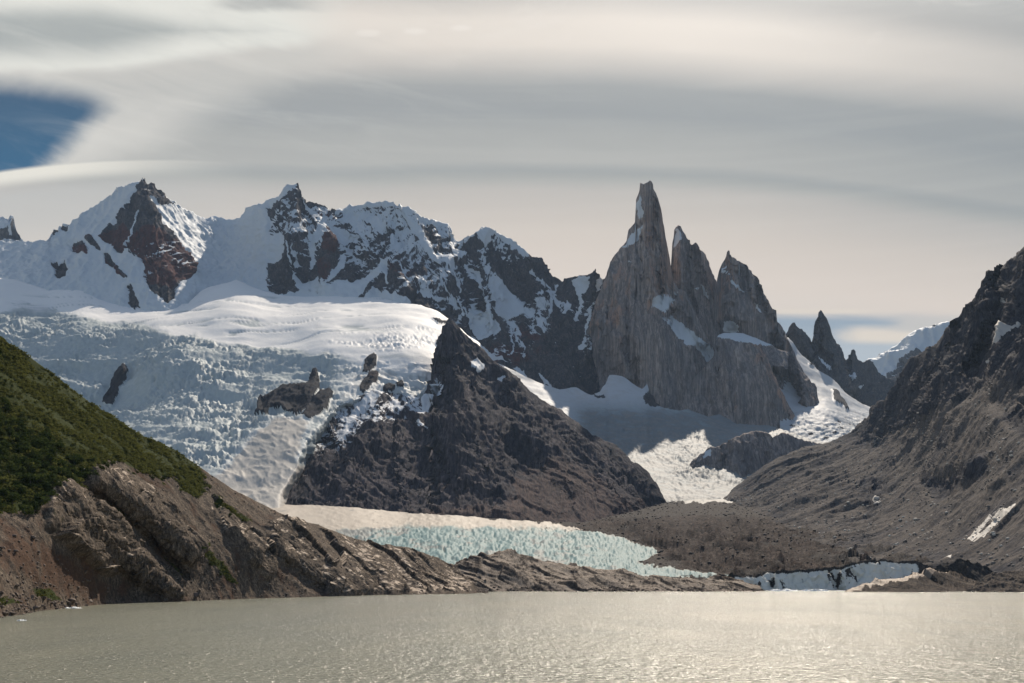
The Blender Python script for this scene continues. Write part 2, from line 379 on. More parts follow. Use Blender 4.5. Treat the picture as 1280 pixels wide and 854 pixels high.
M_ridge = terrain_mat('dark_snowy_rock', (.035,.038,.048), (.10,.09,.092), (.17,.155,.15), red=(.15,.055,.048), green=None, lam=110)
M_granite = terrain_mat('tower_granite', (.19,.178,.178), (.37,.30,.255), (.43,.365,.32), red=(.54,.36,.27), green=None, lam=150, streak=(1, .3, .05))
M_far = terrain_mat('far_rock', (.075,.08,.09), (.13,.125,.125), (.18,.165,.155), green=None, lam=120)
M_ice = terrain_mat('icefall_ice', (.022,.025,.032), (.04,.04,.048), (.06,.055,.06), green=None, ice=(.30,.35,.35), lam=70, snow=(.78,.76,.73), tint=(.40,.37,.33))
M_dark = terrain_mat('dark_ridge_rock', (.024,.026,.038), (.074,.062,.068), (.14,.116,.118), red=(.135,.092,.082), green=None, lam=120, streak=(1, .10, .14))
M_valley = terrain_mat('valley_ice', (.07,.07,.075), (.10,.09,.09), (.12,.11,.10), red=(.2,.19,.18), green=None, ice=(.20,.245,.26), lam=60, dirt=.3, snow=(.50,.51,.52), tint=(.18,.182,.178))
M_moraine = terrain_mat('moraine_debris', (.022,.016,.015), (.065,.047,.040), (.16,.125,.105), red=(.12,.105,.094), green=None, ice=(.115,.205,.215), snow=(.42,.37,.31), lam=34, streak=(1, .3, 1.5), tint=(.20,.20,.19))
M_right = terrain_mat('scree_mountain_rock', (.032,.034,.044), (.078,.071,.074), (.145,.128,.12), red=(.185,.158,.138), green=None, lam=60, streak=(1, .13, .16), th=-.9, snow=(.44,.41,.37))
M_left = terrain_mat('left_hill_rock', (.060,.050,.043), (.165,.128,.098), (.34,.27,.205), red=(.16,.095,.065), green=(.045,.058,.014), lam=9, bump=.8, streak=(1, 1, .6), snow=(.37,.285,.21))
M_ledge = terrain_mat('shore_ledge_rock', (.050,.043,.040), (.12,.096,.078), (.22,.175,.135), red=(.14,.095,.072), green=(.10,.10,.035), lam=16, streak=(1, 1, .5), snow=(.30,.235,.18))

# ------------------------------------------------------------------ far mountains
def rot_(P, th, tilt=0.):                        # turn the noise axes so that x runs along the slope's strike
    c, s = math.cos(th), math.sin(th)
    x = P[..., 0]*c+P[..., 1]*s; y = -P[..., 0]*s+P[..., 1]*c; z = P[..., 2]
    if tilt: x, z = x*math.cos(tilt)+z*math.sin(tilt), -x*math.sin(tilt)+z*math.cos(tilt)
    return np.stack([x, y, z], -1)
def k_(cm, sm): return 1-sm*np.clip(cm, 0, 1)
def rock_disp(A, lam, sq=(1, 1, .35), seed=0., fine=.5, smooth_snow=.75, oct_=7, ridge_mix=.6, th=0., tilt=0.):
    sq = (1, sq[2]*1.2, sq[2])
    def f(P, px, py, cm, N):
        P = rot_(P, th, tilt)
        Wp = P+np.stack([fbm(P, lam*1.2, 2, seed=seed+20), fbm(P, lam*1.2, 2, seed=seed+21), fbm(P, lam*1.2, 2, seed=seed+22)], -1)*lam*.35
        r = fbm(Wp, lam, oct_, .52, sq, seed, ridge=True)
        b = .6*fbm(Wp, lam*.22, 4, .58, sq, seed+4)+.5*fbm(Wp, lam*.13, 3, .55, sq, seed+5, ridge=True)
        zz = P[..., 2]+P[..., 1]*.3
        u = P[..., 0]+fbm(P, lam*.5, 3, seed=seed+23)*lam*.2+zz*.18
        fc = facets(u/(lam*.30), zz/(lam*.85), int(seed))+.42*facets(u/(lam*.12), zz/(lam*.34), int(seed)+9)+.2*facets(u/(lam*.05), zz/(lam*.13), int(seed)+5)
        f2 = fbm(P, lam*.06, 3, .6, (1, .3, .3), seed+8, ridge=True)
        return A*(r*ridge_mix+(b*.24+fc*.42)*k_(cm, smooth_snow))+A*.10*f2*fine*k_(cm, smooth_snow)
    return f
def polys_mask(wx, wy, base, snow=(), rock=(), strokes=(), feather=1.6):
    s = base.copy() if isinstance(base, np.ndarray) else np.full(wx.shape, float(base))
    for p in rock: s = s+(0-s)*sst(sdist(wx, wy, p), -feather, feather)
    for p in snow: s = s+(1-s)*sst(sdist(wx, wy, p), -feather, feather)
    for p, wd in strokes: s = s+(1-s)*sst(sdist(wx, wy, p, False), wd+1, wd*.4)
    return s

SKY_A = [(-90,305),(-30,300),(0,299),(27,298),(45,300),(58,298),(60,294),(62,287),(66,284),(70,284.5),(74,281),(80,278),(85,278.5),(92,273),(100,270),(110,260),(120,253),
 (130,246.5),(138,242),(143,236),(150,232.5),(160,230.5),(167,228),(175,225.5),(178,222.5),(180,221),(182,222),(186,223.5),(190,224),(194,227),(196,231),(200,236),(204,238.5),(208,240),
 (212,245),(217,250),(222,254.5),(228,258.5),(235,263),(245,266.5),(255,270),(262,270.5),(266,268),(270,267),(275,270),(282,271.5),(290,271.5),(297,270),(303,266.5),(307,260),(312,257),
 (320,255),(327,254),(332,250),(340,247),(348,244),(351,239),(358,235.5),(364,234),(367,232),(369,229.5),(373,229),(375,232),(378,238),(381,243),(384,244),(385,250),(388,251),(396,253),
 (402,251.5),(408,254),(413,258),(418,260),(425,259),(435,257),(442,255.5),(450,255),(462,253),(468,250),(475,248.5),(488,248),(493,251),(502,254.5),(508,259),(515,265),(520,269),(527,271),
 (540,271.5),(550,271),(560,273),(563,277),(566,286),(571,293),(575,297),(582,292),(590,289),(596,287),(603,283.5),(612,286),(622,286.5),(628,288),(633,292),(640,294),(646,298),(654,306),
 (659,313),(661,316),(668,315),(675,317),(681,322),(684,327),(685,333),(690,337),(695,342),(700,348),(706,345),(710,343.5),(720,344),(730,343.5),(733,341),(737,338),(740,334),(742,333),
 (743,337),(747,343),(755,344),(765,344),(790,360)]
ROCK_A = [[(174,226),(180,221),(190,223),(196,231),(208,241),(219,254),(212,256),(204,256),(198,250),(192,244),(186,243),(190,252),(197,264),(202,278),(212,290),(222,303),(232,314),(240,325),
  (246,330),(243,340),(238,346),(228,350),(222,356),(222,366),(213,374),(205,370),(195,366),(187,358),(180,350),(176,338),(176,328),(172,320),(163,315),(155,309),(150,312),(146,311),(140,307),
  (133,303),(124,295),(128,290),(135,285),(142,272),(150,262),(157,253),(165,248),(170,240),(172,232)],
 [(84,302),(92,300),(105,301),(110,312),(108,317),(98,315),(88,313)], [(105,298),(115,296),(122,303),(124,310),(115,306)], [(126,313),(131,312),(140,324),(149,335),(155,343),(150,344),(140,334),(130,325)],
 [(63,325),(68,322),(70,328),(80,324),(84,332),(77,341),(70,342),(66,334)], [(60,295),(62,286),(68,284),(73,284),(68,292),(62,297)], [(75,282),(85,278),(80,285)],
 [(156,357),(161,357),(167,368),(173,384),(168,389),(163,385),(158,375)]]
SNOW_A = [[(345,284),(352,290),(350,302),(347,315),(340,326),(330,332),(318,325),(320,300),(333,292)], [(354,294),(362,310),(366,326),(360,320),(354,304)],
 [(368,292),(372,305),(379,322),(382,330),(376,328),(369,312)], [(384,247),(390,256),(398,264),(408,268),(414,272),(408,278),(404,288),(397,300),(391,314),(388,328),(384,332),(386,312),(392,295),(396,280),(400,273),(392,268),(386,258)],
 [(414,272),(420,279),(440,290),(450,295),(442,299),(430,306),(424,302),(418,290)], [(430,318),(433,326),(428,336),(420,344),(408,352),(404,352),(412,345),(420,332),(425,320)],
 [(362,326),(372,336),(380,346),(392,344),(400,352),(412,351),(430,352),(445,348),(456,346),(446,366),(430,380),(300,385),(300,364),(333,360),(356,362),(374,359),(372,350)],
 [(462,342),(470,332),(478,325),(489,321),(483,331),(472,346),(460,357),(448,376),(438,372),(450,352)], [(455,374),(462,364),(470,360),(478,366),(482,360),(490,368),(498,370),(512,379),(500,390),(470,390)],
 [(486,305),(489,290),(493,287),(500,298),(504,309),(495,306)], [(444,270),(452,263),(468,266),(476,273),(484,270),(482,278),(472,284),(464,279),(452,276)],
 [(493,254),(508,264),(518,277),(526,290),(536,305),(548,318),(556,327),(550,332),(538,324),(528,309),(518,291),(510,277)], [(548,312),(562,318),(572,332),(558,330)],
 [(614,340),(629,345),(644,359),(652,372),(659,380),(669,392),(660,391),(652,385),(641,396),(634,394),(626,385),(624,375),(617,362)],
 [(590,380),(602,383),(608,378),(603,370),(611,371),(619,389),(629,407),(622,412),(612,414),(603,419),(597,415),(592,401)], [(593,413),(598,418),(610,432),(622,443),(629,452),(634,458),(628,458),(615,447),(602,437),(595,428)],
 [(665,369),(672,365),(681,366),(688,372),(685,380),(680,384),(676,383),(670,375)], [(702,388),(710,372),(713,378),(710,388),(706,393),(700,391)], [(638,462),(645,463),(655,470),(664,480),(655,482),(646,476)],
 [(709,346),(735,346),(731,352),(728,364),(724,372),(718,362),(712,355)], [(596,288),(612,287),(616,297),(608,304),(600,298)], [(634,293),(642,297),(652,306),(657,314),(648,310),(640,303)], [(674,466),(680,470),(687,480),(690,486),(680,480)],
 [(745,346),(757,346),(752,358),(748,364)], [(427,262),(440,261),(444,268),(452,278),(456,290),(446,284),(436,276)], [(560,298),(566,302),(578,322),(572,326),(564,312)]]
STR_A = [([(694,352),(692,368),(684,396)], 1.5), ([(725,370),(722,385),(717,398)], 1.6), ([(745,372),(738,388),(729,403),(725,428)], 1.7), ([(525,363),(545,368),(560,370),(572,378)], 1.6), ([(541,338),(557,360),(571,376)], 1.2),
 ([(576,350),(574,365),(579,378),(574,392),(566,402)], 2.2), ([(581,330),(592,340),(598,350)], 1.3), ([(479,325),(481,340),(484,355)], 1.6), ([(170,262),(162,285),(155,305)], 1.3), ([(560,328),(575,345),(582,360)], 1.2),
 ([(590,342),(600,356),(612,375)], 1.5), ([(660,335),(672,345),(688,352)], 1.6), ([(500,330),(515,350)], 1.4), ([(640,415),(644,430),(638,445)], .8), ([(652,425),(656,440),(650,455)], .8), ([(676,405),(680,416)], 1.), ([(583,375),(590,390)], .8)]
TOPLINE = {}
def massif():
    ctrl = [(-80,305,8900),(0,300,8900),(60,292,8700),(120,253,8700),(180,221,8700),(240,265,8900),(290,271,9100),(370,230,8700),(420,260,8850),(490,248,8750),(560,273,8650),(610,285,8500),(660,316,8350),(700,347,8250),(742,335,7950),(780,360,7800),
            (-80,380,7600),(0,380,7500),(60,375,7500),(150,392,7200),(200,400,7150),(300,385,7500),(380,382,7600),(460,385,7550),(520,400,7350),(560,430,7250),(600,480,7150),(650,500,7050),(720,510,7150),(770,520,7200),
            (200,330,7650),(185,270,8150),(130,330,7750),(260,320,8500),(310,320,8450),(350,300,8150),(350,350,7900),(500,330,8000),(420,300,8350),(400,335,7950)]
    ribs = [([(180,221),(188,262),(205,310),(213,372)], 55, 130), ([(180,221),(150,270),(120,300),(95,345)], 30, 60), ([(371,230),(360,290),(350,355)], 26, 90), ([(410,272),(408,310),(405,350)], 18, 90),
            ([(490,250),(480,290),(489,320),(505,360),(530,400)], 34, 120), ([(415,262),(450,295),(470,330)], 12, 70), ([(500,256),(540,315),(570,350),(585,400)], 16, 80), ([(605,285),(605,330),(610,380)], 30, 90), ([(660,316),(640,360),(650,420),(660,480)], 24, -60),
            ([(665,318),(672,360),(700,420),(710,500)], 24, 80), ([(742,333),(738,380),(735,440)], 16, 90), ([(575,297),(590,350),(600,400)], 14, -90), ([(388,256),(384,300),(382,345)], 12, -50), ([(440,300),(445,345)], 12, -60)]
    def coarse(wx, wy, px, py):
        base = np.where(wx < 333, 1., .30); base = np.where((wx > 255) & (wx < 333), 1.0, base)
        base = np.where((wx > 333) & (wy < lerp_line(wx, [(a, b+5.5) for a, b in SKY_A])) & ((wx > 420) | (wx < 366)) & (wx < 660), .9, base)
        base = np.where((wx >= 333) & (wx < 362) & (wy < 262-(wx-333)*.75), 1., base)
        rock = ROCK_A+[[(333,325),(345,325),(352,318),(358,322),(362,335),(370,348),(374,355),(372,358),(363,360),(355,358),(345,352),(336,350),(334,340)],
                       [(372,322),(385,330),(392,335),(398,345),(404,351),(412,345),(418,338),(424,325),(426,315),(420,305),(411,278),(408,288),(402,305),(395,325)]]
        return polys_mask(wx, wy, base, SNOW_A, rock, STR_A)
    d0 = rock_disp(80, 420, (1, 1, .25), seed=1.)
    def disp(P, px, py, cm, N):
        d = d0(P, px, py, cm, N)
        ser = sst(px, 250, 262)*sst(px, 345, 325)*sst(py, 268, 290)*sst(py, 368, 350)   # hanging seracs between the peaks
        f1, f2, cid = worley(P[..., 0]/75+P[..., 2]*.004, P[..., 2]/38)
        d = d*(1-.65*ser)+ser*(cid*26-20*np.exp(-(f2-f1)/.12))
        flat = (px < 333)*cm
        fl = fbm(P, 120, 5, .58, (1, .7, .5), 3., ridge=True)*15+fbm(rot_(P, 0, .6), 45, 3, .6, (1, .4, .3), 33., ridge=True)*4+fbm(P, 300, 2, seed=31)*25
        return d*(1-.7*flat)+fl*flat*.9
    def mask(P, N, wx, wy, px, py, cm):
        e1 = rot_(P, 0, -.75); e2 = rot_(P, 0, .35); ww = sst(px, 540, 600)
        n = fbm(e1, 90, 6, .6, (1, .25, .25), 11.)*(1-ww)+fbm(e2, 90, 6, .6, (1, .25, .25), 14.)*ww
        n2 = fbm(P, 300, 3, .5, (1, .6, .7), 12.)
        speck = n/.2*.8+n2/.25*.5+(N[..., 2]-.5)/.22*.75
        cov = np.interp(py, [240, 290, 330, 380, 430, 480], [.50, .36, .22, .16, .09, .06])*np.interp(px, [333, 420, 440, 560, 600, 760], [.75, .75, 1.05, 1.05, .85, .5])
        t = np.interp(cov, [.02, .05, .1, .2, .3, .4, .5, .6], [2.05, 1.65, 1.28, .84, .52, .25, 0, -.25])
        sp = (speck-speck[(cm > .12)*(cm < .6)].mean())/1.15
        s_ = .5+.42*(sp-t)
        s = np.where(cm > .75, cm, np.where(cm < .12, np.clip(.5+.42*(sp-2.0), 0, 1), s_))
        s = np.where((cm >= .6) & (cm <= .75), .5, s)
        red = sst(sdist(wx, wy, [(150,275),(165,285),(185,280),(200,285),(225,305),(248,328),(243,345),(220,352),(180,350),(170,318),(120,300),(80,298),(125,312),(160,350),(140,340),(90,318),(85,300),(125,293)]), -6, 6)
        red = np.maximum(red, .75*sst(np.hypot((wx-413)/16, (wy-300)/22), 1.2, .6)); red = np.maximum(red, .6*sst(np.hypot((wx-405)/18, (wy-335)/18), 1.2, .5))
        red = np.maximum(red, .55*sst(np.hypot((wx-500)/26, (wy-335)/26), 1.2, .4)); red = np.maximum(red, .6*sst(np.hypot((wx-645)/50, (wy-435)/38), 1.2, .5)); red = np.maximum(red, .6*sst(np.hypot((wx-412)/30, (wy-262)/12), 1.2, .5))
        return stack(s, red+fbm(P, 180, 3, seed=40)*.5-.1, .15+0*s)
    bot = [(-90,400),(60,404),(150,418),(230,418),(330,400),(470,402),(520,425),(545,450),(565,480),(600,520),(660,535),(790,550)]
    return relief('snowy_massif', SKY_A, bot, ctrl, M_ridge, ribs, disp, mask, coarse, jag=1.2, back=.9, backlen=.8, seed=2., 
                  label='long snow capped ridge with dark and reddish rock faces left of the tallest tower', cat='mountain')
massif()
def small(name, top, bot, ctrl, mat, A, lam, snowf, label, cat='mountain', ribs=(), sq=(1,1,.3), seed=5., jag=1., back=1.6, backlen=.6, redf=None, dfun=None, fine=.6, rm=.6, extra=None):
    def coarse(wx, wy, px, py): return snowf(wx, wy, px, py)
    d0 = rock_disp(A, lam, sq, seed, fine, .7, 6, rm)
    def disp(P, px, py, cm, N):
        d = d0(P, px, py, cm, N)*(.72 if mat is M_granite else 1)
        if mat is M_granite: d = d+(fbm(P, 48, 4, .55, (1, .2, .05), seed+30, ridge=True)*9+fbm(P, 17, 3, .6, (1, .2, .06), seed+31, ridge=True)*3.5)*(1-.8*np.clip(cm, 0, 1))
        return d*(.42+.58*sst(sdist(px, py, top, False), 0, 6))
    def mask(P, N, wx, wy, px, py, cm):
        n = fbm(P, 50, 4, .6, (1, 1, .4), seed+2.)
        s = np.where(cm > .7, cm, cm+(.45*n+(N[..., 2]-.45)*1.1)*np.where(cm < .1, .45, .8))
        r = redf(P, wx, wy) if redf else 0*s
        return stack(s, r, .15+0*s)
    return relief(name, top, bot, ctrl, mat, ribs, disp, mask, coarse, jag=jag*1.35, back=back, backlen=backlen, label=label, cat=cat, seed=seed, dfun=dfun)
small('distant_peak', [(-90,262),(-40,280),(-15,270),(0,270),(4,269),(10,274),(13,268.5),(16,269),(18,276),(20,285),(24,290),(30,302),(45,320)], [(-90,340),(45,345)],
      [(-90,270,10200),(0,270,10200),(45,320,10000),(-90,340,9600),(45,345,9600),(0,320,9800)], M_far, 60, 200,
      lambda wx, wy, px, py: polys_mask(wx, wy, .45, [[(0,278),(5,280),(3,288),(-5,286)],[(9,282),(16,288),(14,292),(8,288)]], [[(-40,290),(22,288),(26,296),(14,296),(-40,300)]]),
      'small distant rocky summit dusted with snow at the left end of the skyline')
small('distant_snow_mountain', [(1060,470),(1080,453),(1096,443),(1118,429),(1134,419.6),(1147,411.7),(1166,407),(1181,404.4),(1230,396),(1340,392)], [(1060,560),(1340,560)],
      [(1060,470,12000),(1180,404,12000),(1340,392,12500),(1060,560,10000),(1340,560,10300),(1180,480,11100)], M_far, 120, 500,
      lambda wx, wy, px, py: polys_mask(wx, wy, .15, [[(1085,452),(1118,430),(1134,419),(1150,411),(1200,402),(1200,412),(1165,430),(1140,440),(1118,450),(1104,470),(1096,462)]], [[(1146,433),(1152,428),(1162,430),(1158,445),(1150,455),(1143,450)]]),
      'faraway snow covered mountain behind the dark slope on the right', sq=(1,1,.5), fine=.5)
NEED_TOP = [(960,440),(975,425),(985,414),(987,407.7),(991.6,403),(998.6,409),(1006.4,416.7),(1014,424.4),(1017,427.7),(1018,418.6),(1020,408),(1021.4,400.6),(1021.8,391.6),(1026,388),(1027.6,386.4),(1030,389.7),(1033.4,396.7),
 (1037,404.5),(1038.6,414.8),(1042.4,422.5),(1044.4,429),(1050,431),(1053.4,435.4),(1056,443),(1058.6,449),(1064,438.6),(1068,436),(1070.8,439),(1074,450),(1078.5,454),(1083.7,450),(1088.8,449.6),(1092.7,454),(1100,463),(1120,480),(1150,500)]
small('rock_needles', NEED_TOP, [(960,530),(1150,560)],
      [(960,440,8500),(991,403,8600),(1017,428,8700),(1027,387,8800),(1045,430,8850),(1068,436,9000),(1090,450,9200),(1150,500,9300),(960,530,8000),(1040,500,8250),(1090,530,8500),(1150,560,8500)], M_far, 55, 190,
      lambda wx, wy, px, py: polys_mask(wx, wy, .05, [[(1022,445),(1030,452),(1042,462),(1036,462),(1026,453)],[(1060,468),(1068,467),(1072,473),(1064,475)],[(1073,482),(1080,480),(1079,487),(1073,487)]]),
      'group of slender pointed rock needles in the gap right of the big towers', 'rock needles', sq=(1,1,.16), jag=1.6,
      ribs=[([(991,404),(1010,440),(1050,490)], 16, 110), ([(1027,388),(1030,430),(1060,480)], 16, 150), ([(1067,437),(1068,470),(1080,500)], 12, 110), ([(1017,428),(1040,460)], 7, -70), ([(1058,449),(1062,480)], 6, -60)])
granite_red = lambda P, wx, wy: .5*fbm(P, 330, 3, .5, (1,1,.35), 50.)+.8*fbm(P, 70, 3, .6, (1,1,.15), 51.)+.25
EGG = [(826,420),(832,360),(836.5,345),(839,330),(840,310),(842,295),(844,284),(848,281),(851,282.5),(854,290),(858,297),(863,301),(864,307),(868,303),(872,304),(874,310),(880,313),(885,325),(890,335),(896,350),(903,368),(912,392),(922,430),(935,470)]
small('second_rock_tower', EGG, [(826,530),(935,530)], [(826,400,8000),(848,281,7980),(872,304,7960),(900,360,7950),(850,350,7850),(885,400,7750),(860,480,7550),(935,480,7600),(826,530,7450),(935,530,7400)], M_granite, 36, 150,
      lambda wx, wy, px, py: polys_mask(wx, wy, .0, [[(845,284),(850,283),(853,293),(849,300),(845,306),(842,312),(843,295)], [(875,357),(878,358),(884,365),(888,371),(886,374),(879,370)], [(868,359),(872,360),(871,363),(867,362)], [(903,399),(910,402),(918,404),(922,412),(924,420),(905,418)]]),
      'slim granite tower with two frosted tips beside the tallest tower', 'rock tower', sq=(1,1,.09), redf=granite_red, jag=1.2, fine=.8, ribs=[([(850,282),(852,330),(850,380)], 14, 90), ([(864,307),(860,350),(866,400)], 7, -70), ([(873,305),(884,350),(905,400)], 13, 80), ([(876,345),(878,370)], 5, -40)])
STA = [(885,440),(890,400),(894,365),(896,350),(898,340),(903,328),(907,322),(909,313),(911,311.5),(913,316),(918,320),(925,325),(932,331),(938,338),(945,347),(952,358),(958,368),(965,380),(969,388),(970,399),(976,404),(982,415),(987,428),(991.7,438.6),(1004,464),(1014,476.5),(1019,480),(1023,498.7),(1028,516),(1036,545)]
small('third_rock_tower', STA, [(885,545),(1036,560)], [(885,440,7800),(911,312,7850),(940,340,7850),(970,400,7850),(1000,458,7600),(1028,516,7250),(1036,545,7100),(890,530,7350),(940,400,7650),(950,480,7500),(990,520,7250),(1010,500,7250),(910,360,7750)], M_granite, 40, 160,
      lambda wx, wy, px, py: polys_mask(wx, wy, .0, [[(915,348),(924,353),(934,362),(929,361),(919,355)], [(939,376),(948,383),(960,393),(952,389),(942,382)], [(919,323),(926,327),(922,326)], [(905,331),(908,333),(905,336)], [(977,445),(982,446),(979,450)], [(946,357),(949,360),(948,362)],
        [(905,400),(916,402),(922,408),(923,416),(906,416)]], strokes=[([(905,338),(912,340)], 1.2)]),
      'broad granite tower with a leaning crest, third and rightmost of the big towers', 'rock tower', sq=(1,1,.09), redf=granite_red, jag=1.4, fine=.8,
      ribs=[([(911,312),(914,350),(920,400)], 14, 80), ([(928,328),(934,360)], 5, -60), ([(933,332),(941,365),(946,378)], 5, 60), ([(940,345),(950,375)], 5, -70), ([(952,358),(966,392),(970,400)], 7, 50), ([(985,425),(1000,470),(1010,520)], 12, 110), ([(968,425),(985,470),(995,510)], 7, -110), ([(1010,478),(1022,520)], 8, 80)])
TOR = [(715,520),(722,470),(730,420),(745,372),(757,345),(760,336),(764.4,327),(769,318),(775.4,309),(782.5,300),(784.4,288),(790.9,281),(794.2,277),(794.6,275),(793.2,269),(792.4,262),(793,254),(796,246),(800.4,237),(801.2,229),(805,230),(810,227.6),(812.5,225),(815.6,227.4),
 (817.4,235),(821.2,245),(824.6,253),(827,263.8),(828.6,278),(830.8,283),(832.7,297),(836,312.8),(838.5,327),(842,348),(847,360),(857,363),(862,372),(868,384),(877,405),(886,425),(895,445),(903,480),(915,525)]
small('tallest_rock_tower', TOR, [(715,545),(915,560)], [(715,500,7700),(742,400,7650),(760,340,7700),(785,290,7680),(797,250,7660),(812,228,7600),(825,265,7620),(838,325,7640),(850,365,7600),(880,410,7500),(910,500,7300),(725,540,7100),(770,540,7000),(830,540,6950),(915,555,7000),
       (808,260,7560),(805,330,7420),(790,420,7250),(840,430,7300),(850,500,7150),(800,480,7150)], M_granite, 34, 170,
      lambda wx, wy, px, py: polys_mask(wx, wy, .0, [[(797,250),(802,241),(803,255),(806,262),(804,272),(800,276),(796,268),(795,260)], [(801,282),(802,291),(797,298),(793,305),(788,306),(780,309),(775,310),(782,302),(790,293),(796,287)],
         [(824,367),(840,369.6),(841,373),(847,375),(841,377),(838.5,383),(828,388),(818,384),(814.7,385),(816.6,377),(820,371)], [(826,397),(834,392),(836,396),(831,398)], [(834,402),(842,394),(850,402),(860,411),(872,420),(895,437),(893,445),(889,451),(884,449),(878,439),(871,433),(862,430),(850,418),(838,408)],
         [(802,230),(811,228),(804,233)], [(782,325),(787,325),(783,328)], [(842,365),(848,365),(845,368)]]) + (.42*np.exp(-((wx-811)/7)**2-((wy-270)/16)**2)) + .25*np.exp(-((wx-768)/8)**2-((wy-322)/10)**2) + .25*np.exp(-((wx-735)/14)**2-((wy-470)/45)**2),
      'tallest granite tower of the range, a tapering spire with frosted summit', 'rock tower', sq=(1,1,.07), redf=lambda P, wx, wy: granite_red(P, wx, wy)*sst(wy, 480, 400)+.45*sst(np.abs(wx-835+(wy-330)*.02), 12, 5)*sst(wy, 370, 350)+.4*np.exp(-((wx-770)/8)**2-((wy-390)/45)**2), jag=.8, fine=.8,
      ribs=[([(808,228),(806,280),(812,330),(818,370)], 12, 60), ([(822,255),(824,300),(830,350)], 5, 30), ([(818,250),(820,300)], 3.5, -36), ([(812,300),(822,340),(826,365)], 5, -60), ([(760,340),(770,380),(775,430),(780,470)], 16, 70), ([(757,350),(768,400),(790,440),(800,480)], 9, -50),
            ([(750,400),(745,440),(745,490)], 20, 120), ([(857,364),(868,400),(872,425)], 18, 90), ([(843,395),(868,425),(890,452)], 12, -60), ([(797,455),(790,520)], 10, -40)])
BUT = [(855,500),(865,475),(880,458),(891,446),(895,430),(896,420),(899,417.5),(905,416),(915,415.5),(925,416),(935,418.5),(944,422),(950,426),(954,436),(960,450),(970,473),(985,503),(998,528),(1010,548)]
def but_d(px, py):   # snow shelf on top slopes back
    edge = np.interp(px, [895,905,920,935,947,965], [420.5,421.5,425,428.5,431.5,434]); t = np.clip((edge-py)/9, 0, 1.3)
    return t*170
small('granite_buttress', BUT, [(855,560),(1010,572)], [(855,500,7250),(895,425,7250),(930,420,7230),(950,430,7250),(985,503,7050),(1010,548,6900),(860,550,6900),(930,550,6850),(1000,565,6750),(900,480,7080),(940,470,7020),(960,500,6950)], M_granite, 26, 130,
      lambda wx, wy, px, py: 1.*((py < np.interp(px, [890,897,905,920,935,947,952,965], [415,420.5,421.5,425,428.5,431.5,428,434])) & (px > 895) & (px < 963)),
      'flat topped granite buttress carrying a bright snow cap below the third tower', 'rock buttress', sq=(1,1,.06), redf=lambda P, wx, wy: granite_red(P, wx, wy)-.1+.5*sst(sdist(wx, wy, [(946,431),(960,450),(985,503),(1000,530)], False), 10, 4), jag=.5, dfun=but_d, fine=.8,
      ribs=[([(947,432),(965,475),(990,525)], 16, 60), ([(905,425),(905,480),(908,530)], 10, 40), ([(925,430),(922,530)], 8, 25)])
# snow shelf between buttress and third tower
small('far_snow_shelf', [(940,428),(946,423),(955,427),(963,430),(972,436),(985,440)], [(940,450),(985,460)], [(940,428,7500),(963,430,7520),(985,440,7500),(940,450,7350),(985,460,7300)], M_granite, 8, 80,
      lambda wx, wy, px, py: 1.*(py < 431.5), 'small snow covered shelf right behind the flat buttress', 'rock ledge', sq=(1,1,.2), jag=.2)

# ------------------------------------------------------------------ valley glacier on the right
def seracs(P, sx, sy, A, w=.14, seed=0, rot=0.):
    c, s = math.cos(rot), math.sin(rot); X = P[..., 0]*c+P[..., 1]*s; Y = -P[..., 0]*s+P[..., 1]*c
    X = X+fbm(P, sx*3, 2, seed=seed+60)*sx*1.2; Y = Y+fbm(P, sx*3, 2, seed=seed+61)*sy*1.2
    f1, f2, cid = worley(X/sx, Y/sy, seed)
    g1, g2, cid2 = worley(X/sx*2.3+9, Y/sy*2.3, seed+3)
    soft = np.clip(1-f1*1.15, 0, 1)
    return A*((cid-.5)*.55+soft*.45-.35*np.exp(-(f2-f1)/w)+(cid2-.5)*.22+.25*np.clip(1-g1*1.2, 0, 1)-.18*np.exp(-(g2-g1)/w))+fbm(P, sx*.7, 3, .6, seed=seed+62, ridge=True)*A*.22
V_TOP = [(600,446),(620,452),(638,462),(655,471),(680,481),(700,487),(720,485),(739,494),(750,490),(757,480),(761.5,468),(766,467.5),(776.7,469.6),(797,483),(803,486),(809,480),(811,486),(818,500),(830,509),(848,513),(860,511),(870,515),(885,521),(900,518),(919,529),(963,532),(1000,545),(1040,556),(1090,560)]
V_CT = [(600,446,7150),(660,475,6950),(720,488,7000),(766,468,7150),(809,482,7100),(860,512,6900),(920,530,6750),(1000,545,6500),(1090,560,6300),(600,520,6300),(690,505,6500),(740,520,6400),(780,540,6150),(850,550,5950),(900,560,5900),(960,560,5950),(760,570,5500),(840,610,4950),(880,620,4800),(800,600,5000),(700,640,4300),(850,628,4650),(920,632,4700),(1050,600,5500),(740,503,6700)]
def v_coarse(wx, wy, px, py):
    return polys_mask(wx, wy, 1., [], [[(803,492),(810,487),(822,488),(833,495),(828,507),(815,508),(806,503)], [(740,492),(750,490),(758,496),(750,499)]])
def v_disp(P, px, py, cm, N):
    a = sst(py, 488, 520)*sst(px, 660, 700)
    s = seracs(P, 26, 55, 9, seed=4, rot=.3, w=.2)*a*(.45+.55*sst(fbm(P, 400, 2, seed=66), -.3, .3))
    s = s*(1+.9*sst(np.hypot((px-870)/40, (py-575)/45), 1.2, .4))
    d = s+fbm(P, 220, 4, .5, seed=67)*16*(1-a*.5)+(1-cm)*fbm(P, 60, 4, .6, seed=68, ridge=True)*10
    return d
